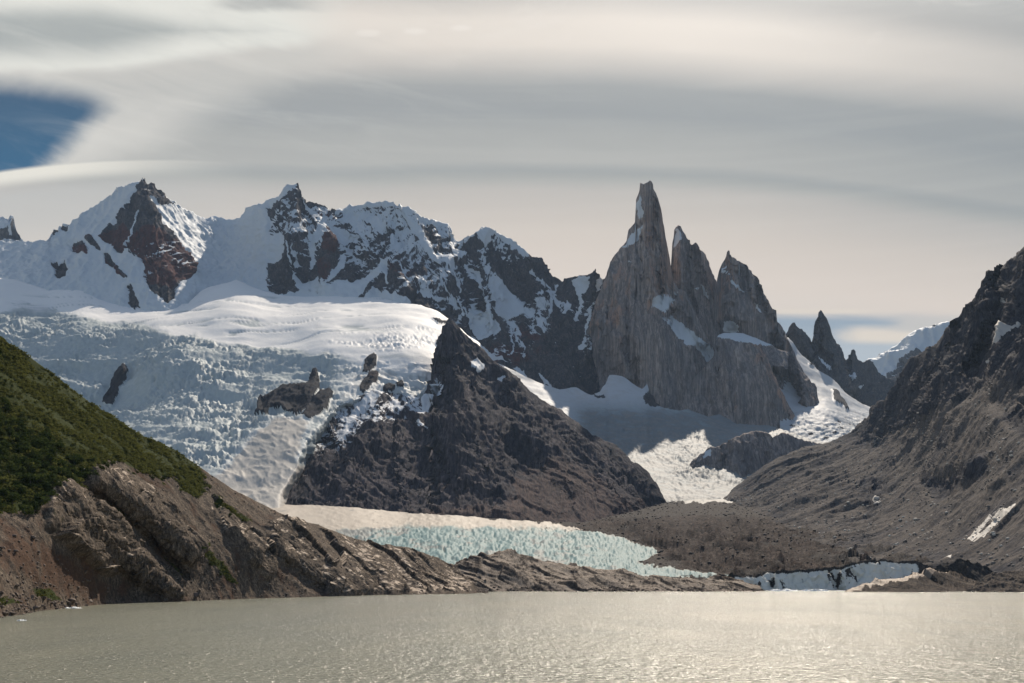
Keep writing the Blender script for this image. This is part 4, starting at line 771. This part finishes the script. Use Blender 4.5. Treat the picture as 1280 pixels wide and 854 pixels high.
# ------------------------------------------------------------------ rock ledges along the far shore
LE = [(540,742),(556,725),(566,708),(572,700),(585,696),(600,692),(620,688),(640,689),(660,693),(680,697),(700,700),(715,703),(740,706),(770,712),(800,716),(830,717),(845,722),(870,725),(900,722),(925,724),(945,730),(960,738),(966,743)]
L2_CT = [(540,742,1270),(572,700,1480),(620,688,1520),(700,700,1520),(800,716,1520),(900,722,1500),(966,743,1380)]+[(x, 743.5, 1350) for x in (560,650,750,850,960)]+[(620,720,1410),(750,728,1420)]
def ledge_disp(P, px, py, cm, N):
    X = P[..., 0]+fbm(P, 20, 3, seed=141)*8; Z = P[..., 2]+P[..., 0]*.12+fbm(P, 25, 3, seed=142)*5
    f1, f2, cid = worley(X/14, Z/5); g1, g2, c2 = worley(X/5, Z/2+4)
    ax = np.array([.78, .30, -.42]); ax /= np.linalg.norm(ax); ac = np.array([.42, .12, .85]); ac -= ax*(ac@ax); ac /= np.linalg.norm(ac)
    fa = facets((P@ac)/11+fbm(P, 40, 3, seed=171)*.5, (P@ax)/34, 3)*4.6+facets((P@ac)/5+fbm(P, 20, 2, seed=172)*.4, (P@ax)/16, 8)*1.7+facets((P@ac)/2.2+fbm(P, 9, 2, seed=174)*.4, (P@ax)/7, 5)*.6
    return fa+fbm(P, 80, 4, .45, (1, .6, .5), 143, ridge=True)*4
def ledge_mask(P, N, wx, wy, px, py, cm):
    n = fbm(P, 16, 4, .6, seed=144)
    return stack(sst(N[..., 2]+.5*n, .45, .9)*.5, .35*n+.2+.35*sst(py-lerp_line(px, LE), 6, 0), sst(n+.3*sst(py-lerp_line(px, LE), 8, 0), .48, .6)*.4)
relief('shore_ledge', LE, [(540,747),(966,747)], L2_CT, M_ledge, [([(660,693),(670,742)], 10, -16), ([(720,704),(735,742)], 10, 12), ([(778,713),(790,742)], 8, -12), ([(850,722),(870,742)], 8, -10), ([(600,692),(590,742)], 16, 14)], ledge_disp, ledge_mask, None, jag=1.5, back=.7, backlen=.7, seed=17., step=1.0, zmin=-2.,
       label='long low band of dark layered rock along the far lake shore in the middle', cat='rock ledge')
R3 = [(1055,741),(1065,736),(1080,731),(1100,725),(1115,723),(1125,722),(1135,718),(1148,716),(1165,715),(1180,716),(1196,715),(1210,719),(1222,726),(1235,735),(1245,741)]
relief('pale_shore_rock', R3, [(1055,745),(1245,745)], [(1055,741,1340),(1150,716,1420),(1245,741,1380),(1055,745,1310),(1150,745,1300),(1245,745,1300)], M_ledge, [([(1140,717),(1150,742)], 8, 8), ([(1180,716),(1190,742)], 7, -6)],
       ledge_disp, lambda P, N, wx, wy, px, py, cm: stack(.75*sst(sdist(wx, wy, [(1055,741),(1100,724),(1148,714),(1200,712),(1150,722),(1110,730),(1080,738),(1060,743)]), -3, 2), .2+0*wx, 0*wx), None, jag=.8, back=.7, seed=18., step=1.0, zmin=-2.,
       label='low rounded rock with a pale left side at the right end of the ice cliff', cat='rock')
R4 = [(1205,741),(1215,732),(1230,722),(1245,716),(1260,714),(1280,712),(1300,708),(1400,690)]
relief('gravel_bank', R4, [(1205,745),(1400,749)], [(1205,741,1330),(1250,716,1420),(1300,708,1450),(1400,690,1500),(1205,745,1310),(1300,745,1290),(1400,749,1200)], M_ledge, [], lambda P, px, py, cm, N: fbm(P, 26, 5, .6, seed=150, ridge=True)*3+fbm(P, 4, 3, .7, seed=151)*.8, lambda P, N, wx, wy, px, py, cm: stack(0*wx+.25*(fbm(P, 4, 3, .6, seed=152) > .3), .2+0*wx, 0*wx), None, jag=1., back=.5, seed=19., step=1.0, zmin=-2.,
       label='dark gravel bank at the lake edge on the far right', cat='bank')

# ------------------------------------------------------------------ ice cliff and floating ice
def simple_mat(name, col, rough=.8, spec=.3, lam=3., var=.5, bump=.3, col2=None, streak=(1, 1, 1)):
    mt = bpy.data.materials.new(name); mt.use_nodes = True; g = NT(mt.node_tree); g.n.clear()
    geo = g.new('ShaderNodeNewGeometry'); SP = g.vmul(geo.outputs['Position'], streak)
    a = g.noise(SP, 1/lam, 6, .62, .5); b = g.noise(SP, 4/lam, 4, .6)
    c = g.mix(g.ss(a, .35, .65), col, col2 or tuple(k*(1-var) for k in col)); c = g.mix(g.ss(b, .4, .7, 0., .4), c, tuple(min(1, k*1.4) for k in col))
    bs = g.new('ShaderNodeBsdfPrincipled'); g.put(bs.inputs['Base Color'], c); bs.inputs['Roughness'].default_value = rough; bs.inputs['Specular IOR Level'].default_value = spec*.3
    bp = g.new('ShaderNodeBump'); g.put(bp.inputs['Height'], g.add(a, g.mul(b, .4))); bp.inputs['Distance'].default_value = bump; bp.inputs['Strength'].default_value = .8
    g.l.new(bp.outputs[0], bs.inputs['Normal']); o = g.new('ShaderNodeOutputMaterial'); g.l.new(bs.outputs[0], o.inputs[0])
    return mt
M_cliff = terrain_mat('ice_cliff_ice', (.045,.042,.04), (.07,.062,.055), (.11,.10,.09), red=(.10,.085,.07), green=None, ice=(.60,.60,.54), snow=(.62,.59,.52), lam=14, streak=(1, 1, .3))
CL = [(880,733),(900,720),(925,719),(945,717),(960,712),(985,713),(1005,711),(1030,709),(1050,708),(1065,702),(1085,698),(1110,699),(1130,700),(1145,701),(1155,706),(1170,708),(1190,702),(1205,698),(1225,703),(1240,712),(1250,722),(1262,735)]
CLC = [(880,733,1490),(960,712,1500),(1060,705,1515),(1150,703,1530),(1205,698,1540),(1262,735,1500),(880,745,1470),(960,745,1470),(1060,745,1480),(1150,745,1490),(1262,745,1470)]
def cl_mask(P, N, wx, wy, px, py, cm):
    n = fbm(P, 22, 5, .65, (1, 1, .28), 160.); top = py-lerp_line(px, CL)
    n = n+.55*fbm(P, 7, 4, .7, (1, 1, .15), 163.); s = .78-sst(n, .0, .5)*.5-.8*sst(top, 6, 0)-sst(wx, 1143, 1158)+.0
    s = np.where((wx < 935), s+.2, s); s = np.where((wx > 1035) & (wx < 1072) & (top > 6), s-.2*sst(n, -.2, .3), s)
    return stack(s, 0*s+.4*sst(n, -.2, .3), .55-.4*sst(top, 16, 4))
relief('ice_cliff', CL, [(880,746),(1262,746)], CLC, M_cliff, [([(960,712),(968,740)], 8, -12), ([(1040,709),(1050,742)], 10, -18), ([(1090,698),(1090,740)], 12, 8), ([(1130,700),(1128,740)], 8, -8), ([(1205,699),(1210,735)], 9, 10), ([(1180,706),(1188,735)], 6, -12)],
       lambda P, px, py, cm, N: fbm(P, 30, 5, .55, (1, .5, .25), 161., ridge=True)*2.6+facets(P[..., 0]/13+fbm(P, 20, 2, seed=164)*.4, P[..., 2]/11, 6)*4.5+facets(P[..., 0]/5, P[..., 2]/7, 2)*1.6, cl_mask, None, jag=1.6, back=.25, backlen=1.5, seed=20., step=1.0, zmin=-2., smooth=False,
       label='grey blue glacier front streaked with black grit standing in the lake', cat='ice cliff')

# ------------------------------------------------------------------ lake and the ground below everything
def lake():
    mt = bpy.data.materials.new('silty_water'); mt.use_nodes = True; g = NT(mt.node_tree); g.n.clear()
    geo = g.new('ShaderNodeNewGeometry'); P = geo.outputs['Position']
    n0 = g.noise(g.vmul(P, (1, .35, 1)), 1/45., 4, .55, .6)
    n1 = g.noise(g.vmul(P, (1, .8, 1)), 1/1.6, 3, .55); n2 = g.noise(g.vmul(P, (1, .55, 1)), 1/6., 3, .5, .3); n3 = g.noise(P, 1/.5, 2, .5)
    col = g.mix(g.ss(n0, .35, .65), (.205,.203,.155), (.170,.173,.136))
    bs = g.new('ShaderNodeBsdfPrincipled'); g.put(bs.inputs['Base Color'], col); bs.inputs['Roughness'].default_value = .2; bs.inputs['IOR'].default_value = 1.33
    bs.inputs['Specular IOR Level'].default_value = .15
    n4 = g.noise(P, 1/2.2, 2, .5); n6 = g.noise(P, 1/.9, 1, .5)
    h = g.add(g.add(g.mul(n1, .85), g.mul(n2, .6)), g.add(g.mul(n3, .22), g.add(g.mul(g.ss(n4, .6, .72), .45), g.mul(g.ss(n6, .6, .74), .25))))
    bp = g.new('ShaderNodeBump'); g.put(bp.inputs['Height'], h); bp.inputs['Distance'].default_value = 1.; bp.inputs['Strength'].default_value = 1.
    g.put(bp.inputs['Strength'], g.ss(n0, .3, .7, .75, 1.))
    g.l.new(bp.outputs[0], bs.inputs['Normal']); o = g.new('ShaderNodeOutputMaterial'); g.l.new(bs.outputs[0], o.inputs[0])
    xs = np.linspace(-1500, 1500, 61); ys = np.linspace(-400, 1800, 45); X, Y = np.meshgrid(xs, ys, indexing='ij')
    V = np.stack([X, Y, 0*X], -1); idx = np.arange(X.size).reshape(X.shape)
    Q = np.stack([idx[:-1, :-1], idx[1:, :-1], idx[1:, 1:], idx[:-1, 1:]], -1).reshape(-1, 4)
    tag(link('lake_water', mesh_np('lake_water', V, Q, mt, True)), 'wide milky grey green glacial lake filling the foreground', 'lake', None, 'structure')
    gm = simple_mat('ground_stone', (.12,.105,.09), .95, .2, 300., .4, 2.)
    xs = np.concatenate([np.linspace(-60000, -15000, 8), np.linspace(-12000, 12000, 80), np.linspace(15000, 60000, 8)]); X, Y = np.meshgrid(xs, xs, indexing='ij')
    rr = np.hypot(X, Y-600); Z = np.where(rr < 2200, -12., -12+np.clip(rr-2200, 0, 9000)*.004)+sst(rr, 3000, 9000)*0
    # land rises gently beyond the lake behind and beside the viewer
    lat = np.maximum(np.abs(X)-1450, np.maximum(-330-Y, Y-1750)); Z = np.where(lat > 0, -4+np.minimum(lat*.05, 30), -12.)
    V = np.stack([X, Y, Z], -1); idx = np.arange(X.size).reshape(X.shape)
    Q = np.stack([idx[:-1, :-1], idx[1:, :-1], idx[1:, 1:], idx[:-1, 1:]], -1).reshape(-1, 4)
    tag(link('ground', mesh_np('ground', V, Q, gm, True)), 'stony ground under and around the lake', 'ground', None, 'structure')
lake()
def haze():
    xs = (-9000., 9000.); ys = (-700., 14500.); zs = (-14., 3400.)
    V = [(x, y, z) for x in xs for y in ys for z in zs]
    Q = [(0,1,3,2),(4,6,7,5),(0,4,5,1),(2,3,7,6),(0,2,6,4),(1,5,7,3)]
    mt = bpy.data.materials.new('haze_air'); mt.use_nodes = True; g = NT(mt.node_tree); g.n.clear()
    v = g.new('ShaderNodeVolumePrincipled'); v.inputs['Color'].default_value = (.55, .74, 1.0, 1); v.inputs['Density'].default_value = HAZE; v.inputs['Anisotropy'].default_value = 0.
    o = g.new('ShaderNodeOutputMaterial'); g.l.new(v.outputs[0], o.inputs['Volume'])
    tag(link('haze', mesh_np('haze', V, Q, mt)), 'thin bluish air haze between the lake and the far mountains', 'haze', None, 'stuff')
HAZE = .95e-5
haze()

# ------------------------------------------------------------------ scrub, trees, boulders, floating ice
R = np.random.RandomState(11)
def leaf_mat(name, c1, c2, c3, lam=9.):
    mt = bpy.data.materials.new(name); mt.use_nodes = True; g = NT(mt.node_tree); g.n.clear()
    geo = g.new('ShaderNodeNewGeometry'); P = geo.outputs['Position']; a = g.noise(P, 1/lam, 4, .6); b = g.noise(P, 1.3, 3, .6); oi = g.new('ShaderNodeObjectInfo')
    c = g.mix(g.ss(a, .38, .62), c1, c2); c = g.mix(g.ss(g.add(b, g.mul(g.sub(oi.outputs['Random'], .5), .2)), .4, .68), c, c3)
    d = g.new('ShaderNodeBsdfDiffuse'); g.put(d.inputs[0], c); t = g.new('ShaderNodeBsdfTranslucent'); g.put(t.inputs[0], c)
    mx = g.new('ShaderNodeMixShader'); mx.inputs[0].default_value = .3; g.l.new(d.outputs[0], mx.inputs[1]); g.l.new(t.outputs[0], mx.inputs[2])
    o = g.new('ShaderNodeOutputMaterial'); g.l.new(mx.outputs[0], o.inputs[0]); return mt
M_scrub = leaf_mat('scrub_leaves', (.045,.056,.016), (.085,.094,.026), (.14,.14,.045), 26.)
M_tree = leaf_mat('beech_leaves', (.022,.036,.012), (.038,.055,.016), (.07,.085,.028), 14.)
M_bark = simple_mat('grey_bark', (.12,.105,.085), lam=.4, bump=.02)
M_stone = simple_mat('brown_stone', (.17,.13,.105), lam=2.5, bump=.15, var=.6)
M_stone2 = simple_mat('grey_stone', (.19,.168,.15), lam=4., bump=.3, var=.6)
M_pale = simple_mat('pale_stone', (.55,.50,.43), lam=3., bump=.2, var=.35)
M_floe = simple_mat('floating_ice_white', (.74,.76,.76), rough=.5, lam=2.5, bump=.2, col2=(.45,.52,.53))
def clump(n, r, sz, squash=.8, lower=-.25):
    V = []
    lobes = [(R.normal(size=3)*np.array([.45, .45, .3]), R.uniform(.5, .75)) for _ in range(5)]+[(np.zeros(3), .8)]
    for _ in range(n):
        c0, lr = lobes[R.randint(len(lobes))]; d = R.normal(size=3); d /= np.linalg.norm(d); d[2] = max(d[2], lower)
        c = (c0+d*lr*R.uniform(.75, 1.08))*r; c[2] = c[2]*squash+r*.45
        a = R.normal(size=3); a /= np.linalg.norm(a); b = np.cross(a, d+R.normal(size=3)*.4); b /= np.linalg.norm(b)+1e-6
        q = sz*R.uniform(.6, 1.3); V += [c-a*q, c+a*q*.9, c+b*q*1.5]
    return np.array(V)
def scatter_mesh(name, mat, templates, places):
    """places: (position, scale, yaw) joined into one mesh"""
    Vs = []; Qs = []; n = 0
    for p, sc3, yaw in places:
        T, Fc = templates[R.randint(len(templates))]; c, s_ = math.cos(yaw), math.sin(yaw); q = T*sc3
        q = np.stack([q[:, 0]*c-q[:, 1]*s_, q[:, 0]*s_+q[:, 1]*c, q[:, 2]], -1)+p
        Vs.append(q); Qs.append(Fc+n); n += len(q)
    return mesh_np(name, np.concatenate(Vs), np.concatenate(Qs), mat)
def pick(name, n, wf, hide=None):
    P, N, m, px, py = SURF[name]
    e1 = np.linalg.norm(np.diff(P, axis=0), axis=2)[:, :-1]; e2 = np.linalg.norm(np.diff(P, axis=1), axis=2)[:-1, :]
    wgt = e1*e2*wf(P, N, m, px, py)[:-1, :-1]; wgt = wgt.ravel(); wgt = wgt/wgt.sum()
    i = R.choice(len(wgt), n, p=wgt); a, b = np.unravel_index(i, e1.shape)
    u = R.rand(n, 1); v = R.rand(n, 1)
    return P[a, b]*(1-u)*(1-v)+P[a+1, b]*u*(1-v)+P[a, b+1]*(1-u)*v+P[a+1, b+1]*u*v, px[a, b], py[a, b]
def at(name, x, y):
    P, N, m, px, py = SURF[name]; k = np.argmin((px-x)**2+(py-y)**2); return P.reshape(-1, 3)[k]
LOW = lambda x, y: np.maximum(sst(sdist(x, y, [(-120,500),(0,505),(40,530),(80,570),(112,592),(108,604),(82,603),(72,606),(55,632),(40,645),(-120,620)]), -8, 10), 0)
def veg():
    tpl = []
    for k in range(8):
        V = clump(34, 1.0, .34); tpl.append((V, np.arange(len(V)).reshape(-1, 3)))
    pts, x, y = pick('left_hill', 10500, lambda P, N, m, px, py: np.where(m[..., 2] > .45, m[..., 2], 0)*(px > -60)*(1-.55*LOW(px, py))*(.08+sst(fbm(P, 26, 4, .6, seed=170), -.22, .08)))
    sc = .6+1.6*R.rand(len(pts))**1.8*(1+.5*LOW(x, y))*np.where(y > 640, .45, 1)
    pl = [(p-np.array([0, 0, .35*q]), np.array([q*1.15, q*1.15, q*.85]), a) for p, q, a in zip(pts, sc, R.rand(len(pts))*6.28)]
    tag(link('scrub_cover', scatter_mesh('scrub_cover', M_scrub, tpl, pl)), 'dense low green scrub covering the upper left hillside', 'scrub', None, 'stuff')
    # single trees
    crowns = []
    for k in range(5):
        V = clump(190, 1.0, .22, 1.0, -.6); V[:, 2] += .55; crowns.append(mesh_np('crown', V, np.arange(len(V)).reshape(-1, 3), M_tree))
    tv = []; tq = []
    for k, (z, r) in enumerate(((-.6, .14), (.3, .10), (.9, .06), (1.4, .02))):
        for j in range(6): tv.append((r*math.cos(j*1.047)+.04*k*math.sin(k), r*math.sin(j*1.047), z))
    for k in range(3):
        for j in range(6): tq.append((k*6+j, k*6+(j+1) % 6, k*6+6+(j+1) % 6, k*6+6+j))
    trunk = mesh_np('trunk', tv, tq, M_bark)
    pts, x, y = pick('left_hill', 150, lambda P, N, m, px, py: LOW(px, py)*(px > -8))
    extra = [(8,510),(28,520),(250,600),(256,605),(262,611),(245,594),(252,612),(160,592),(166,596),(172,590),(120,596),(128,589),(190,598),(226,586),(205,600),(240,690),(248,696),(262,708),(275,720),(115,578),(140,582),(285,648),(300,655),(100,577),(88,575)]
    allp = [(p, R.uniform(1.7, 3.3), xx, yy, 0) for p, xx, yy in zip(pts, x, y)]+[(at('left_hill', a, b), R.uniform(1.3, 2.3), a, b, 1) for a, b in extra]
    allp.sort(key=lambda t: -t[1])
    for k, (p, q, xx, yy, e) in enumerate(allp):
        r = bpy.data.objects.new('beech_tree', None); C.objects.link(r); r.location = p-np.array([0, 0, .3]); r.rotation_euler = (R.uniform(-.08, .08), R.uniform(-.08, .08), R.rand()*6.28); r.scale = (q*R.uniform(.9, 1.2), q, q*R.uniform(.85, 1.15))
        r.empty_display_size = .5
        big = 'tall' if q > 2.7 else 'mid sized' if q > 2.1 else 'low'
        zn = 'in the upper thicket' if yy < 545 else 'in the middle thicket' if yy < 590 else 'in the lowest thicket above the scree'
        zx = 'by the left edge' if xx < 28 else 'near the slabs' if xx > 60 else 'further in'
        if e and yy < 640 and xx > 80: lab, grp = 'small dark green tree standing alone at the edge of the scrub above the rock slabs', 'small trees at the edge of the scrub'
        elif e: lab, grp = 'small dark green tree on the brown scree or the upper scrub slope', 'small trees apart from the thicket'
        else: lab, grp = big+' green tree '+zn+' '+zx, big+' trees '+zn+' '+zx
        tag(r, lab, 'tree', grp)
        t = bpy.data.objects.new('trunk', trunk); C.objects.link(t); t.parent = r
        c = bpy.data.objects.new('crown', crowns[k % 5]); C.objects.link(c); c.parent = r
veg()
def rock_mesh(name, mat, seed, sub=2, flat=.75):
    bm = bmesh.new(); bmesh.ops.create_icosphere(bm, subdivisions=sub, radius=1.0); r = np.random.RandomState(seed)
    pl = [(lambda d: d/np.linalg.norm(d))(r.normal(size=3)) for _ in range(9)]; off = r.uniform(.5, .85, 9)
    for v in bm.verts:
        p = np.array(v.co)
        for n_, o_ in zip(pl, off):
            t = p@n_-o_
            if t > 0: p = p-n_*t*.96
        p = p*(1+r.uniform(-.04, .04)); v.co = (p[0]*1.15, p[1], p[2]*flat)
    me = bpy.data.meshes.new(name); bm.to_mesh(me); bm.free(); me.materials.append(mat); return me
def boulders():
    def arr(me):
        V = np.array([v.co[:] for v in me.vertices]); return V, np.array([p.vertices[:] for p in me.polygons])
    small_t = [arr(rock_mesh('stone_template', M_stone, 300+k, 1)) for k in range(8)]
    def stones(name, surf, n, wf, lo, hi, mat, label, pw=3.):
        pts, x, y = pick(surf, n, wf); sc = lo+(hi-lo)*R.rand(n)**pw
        tag(link(name, scatter_mesh(name, mat, small_t, [(p+np.array([0, 0, q*.15]), np.array([q, q*R.uniform(.7, 1.1), q*R.uniform(.7, 1.)]), a) for p, q, a in zip(pts, sc, R.rand(n)*6.28)])), label, 'stones', None, 'stuff')
    nov = lambda m: (m[..., 2] < .4)
    stones('scree_stones', 'left_hill', 5200, lambda P, N, m, px, py: nov(m)*(1-.85*l_slab(px, py))*(px > -30)*(.35+1.6*sst(py, 690, 745)+.5*sst(P[..., 1], 900, 500)), .18, 1.5, M_stone, 'loose brown stones strewn over the scree on the left hillside')
    stones('slope_stones', 'scree_mountain', 8000, lambda P, N, m, px, py: (m[..., 1] > .35)*(px < 1300)*(.3+sst(fbm(P, 200, 3, seed=181), -.1, .3)), .5, 5.0, M_stone2, 'loose grey stones strewn over the scree of the right mountain', 4.)
    stones('pale_slope_stones', 'scree_mountain', 1500, lambda P, N, m, px, py: (m[..., 1] > .35)*(px < 1300)*(.1+sst(fbm(P, 200, 3, seed=182), 0, .3)), .8, 6., M_pale, 'scattered pale stones on the scree of the right mountain', 3.)
    stones('moraine_stones', 'valley_floor_glacier', 3600, lambda P, N, m, px, py: (m[..., 0] < .4)*(m[..., 2] < .4)*(px > 640), .6, 5.5, M_moraine2, 'dark rubble lying on the debris covered ice', 3.)
    stones('ledge_stones', 'shore_ledge', 900, lambda P, N, m, px, py: sst(P[..., 2], 7, .5)*(P[..., 2] > -.5)+.02, .4, 2.6, M_stone, 'fallen blocks along the foot of the dark shore ledge')
    stones('bank_stones', 'gravel_bank', 700, lambda P, N, m, px, py: 1.+0*px, .3, 1.8, M_stone2, 'grey stones on the gravel bank at the right end of the shore')
    def boulder(me, p, q, label, group=None):
        o = bpy.data.objects.new('boulder', me); C.objects.link(o); o.location = p+np.array([0, 0, q*.2]); o.scale = (q, q*R.uniform(.75, 1.05), q*R.uniform(.75, 1.)); o.rotation_euler = (R.uniform(-.3, .3), R.uniform(-.3, .3), R.rand()*6.28)
        tag(o, label, 'boulder', group)
    br = [rock_mesh('boulder', M_stone, 400+k, 3) for k in range(6)]; pa = [rock_mesh('boulder', M_pale, 420+k, 3) for k in range(3)]; gr = [rock_mesh('boulder', M_stone2, 430+k, 3) for k in range(4)]
    boulder(br[0], at('left_hill', 88, 754), 3.0, 'largest brown boulder at the waterline behind the nearer ice floe')
    boulder(br[1], at('left_hill', 115, 752), 2.1, 'rounded boulder at the waterline right of the largest shore boulder')
    boulder(br[2], at('left_hill', 46, 760), 2.3, 'flat dark boulder at the tip of the boulder heap on the left shore')
    boulder(br[3], at('left_hill', 41, 673), 1.8, 'dark boulder lying alone high on the reddish scree below the trees')
    boulder(br[4], at('left_hill', 107, 716), 2.0, 'dark tilted boulder in the middle of the reddish scree under the big slab')
    boulder(br[5], at('left_hill', 244, 745), 2.9, 'boulder on the shore just right of the foot of the big slab')
    boulder(pa[0], at('left_hill', 106, 586), 1.7, 'small pale boulder at the upper edge of the rock slabs below the scrub')
    pts, x, y = pick('left_hill', 60, lambda P, N, m, px, py: (px > -5)*(px < 46)*(py > 742)+.35*(px > 46)*(px < 150)*(py > 748)+0.)
    for p in pts: boulder(br[R.randint(6)], p, R.uniform(.6, 1.7), 'brown angular boulder among the rocks heaped along the left lake shore', 'boulders heaped along the left lake shore')
    boulder(pa[1], at('scree_mountain', 1094.5, 621), 13., 'large pale boulder with a dark crack in the middle of the right scree slope')
    boulder(pa[2], at('scree_mountain', 1142, 645), 6., 'pale boulder with a split top right of and below the large pale boulder')
    boulder(gr[0], at('scree_mountain', 1148, 680), 6.5, 'pale grey elongated boulder low on the right scree above the ice cliff')
    for a, b, q in [(1057,585,5),(973,596,6),(979,634,6),(1065,676,4.5),(1120,656,5),(1181,594,5),(1152,601,5),(1258,590,4),(1197,650,4),(919,626,6),(1130,624,4),(1101,587,5),(1029,631,5),(1215,562,4)]:
        boulder(pa[R.randint(3)], at('scree_mountain', a, b), q*.75, 'small pale boulder standing out on the grey scree of the right mountain', 'small pale boulders on the right scree')
M_moraine2 = simple_mat('moraine_stone', (.075,.06,.052), lam=6., bump=.5, var=.6)
boulders()
def floe(cx, cy, wx_, wy_, h, seed, label):
    n, m_ = 64, 14; r = np.random.RandomState(seed); V = []; Q = []
    U = np.linspace(-1, 1, n)[:, None]+0*np.zeros((1, m_)); W = np.linspace(-1, 1, m_)[None]+0*U
    rad = np.clip(1-(np.abs(U)**2.2+np.abs(W)**2.2), 0, 1)**.5
    G = np.stack([U*wx_/h, W*wy_/h, 0*U+seed*3.1], -1)
    nn = fbm(G, 2.2, 4, .6, seed=seed)+.5*fbm(G, .8, 3, .6, seed=seed+1, ridge=True)
    Z = h*(rad*(.45+.75*nn)-.12)
    P = np.stack([cx+U*wx_*(1+.12*nn), cy+W*wy_*(1+.2*nn), Z], -1)
    idx = np.arange(n*m_).reshape(n, m_); Q = np.stack([idx[:-1, :-1], idx[1:, :-1], idx[1:, 1:], idx[:-1, 1:]], -1).reshape(-1, 4)
    low = P.copy(); low[..., 2] = -h*.6; V = np.concatenate([P.reshape(-1, 3), low.reshape(-1, 3)]); Q = np.concatenate([Q, Q[:, ::-1]+n*m_])
    e = np.concatenate([idx[:, 0], idx[-1, 1:], idx[-2::-1, -1], idx[0, -2::-1]])
    Q = np.concatenate([Q, np.stack([e[:-1], e[:-1]+n*m_, e[1:]+n*m_, e[1:]], -1)])
    o = link('ice_floe', mesh_np('ice_floe', V, Q, M_floe)); tag(o, label, 'ice floe')
def wx(px, D): return (px-640)/1500*D
floe(wx(91.5, 625), 625, 4.9, 2.6, 1.25, 1, 'larger jagged white ice floe off the shore boulders on the left')
floe(wx(27, 446), 446, 1.9, 1.2, .8, 2, 'small white ice floe near the left edge of the lake')
floe(wx(980, 1408), 1408, 20., 6., 4.2, 3, 'long low white ice floe in front of the left part of the ice cliff')
floe(wx(1018, 1412), 1412, 17., 5., 4.6, 4, 'shorter white ice floe touching the right end of the long floe by the cliff')
floe(wx(1050, 1425), 1425, 7., 3., 1.5, 5, 'thin scrap of ice between the floes and the pale shore rock')

print('script seconds', round(time.time()-T0, 1))
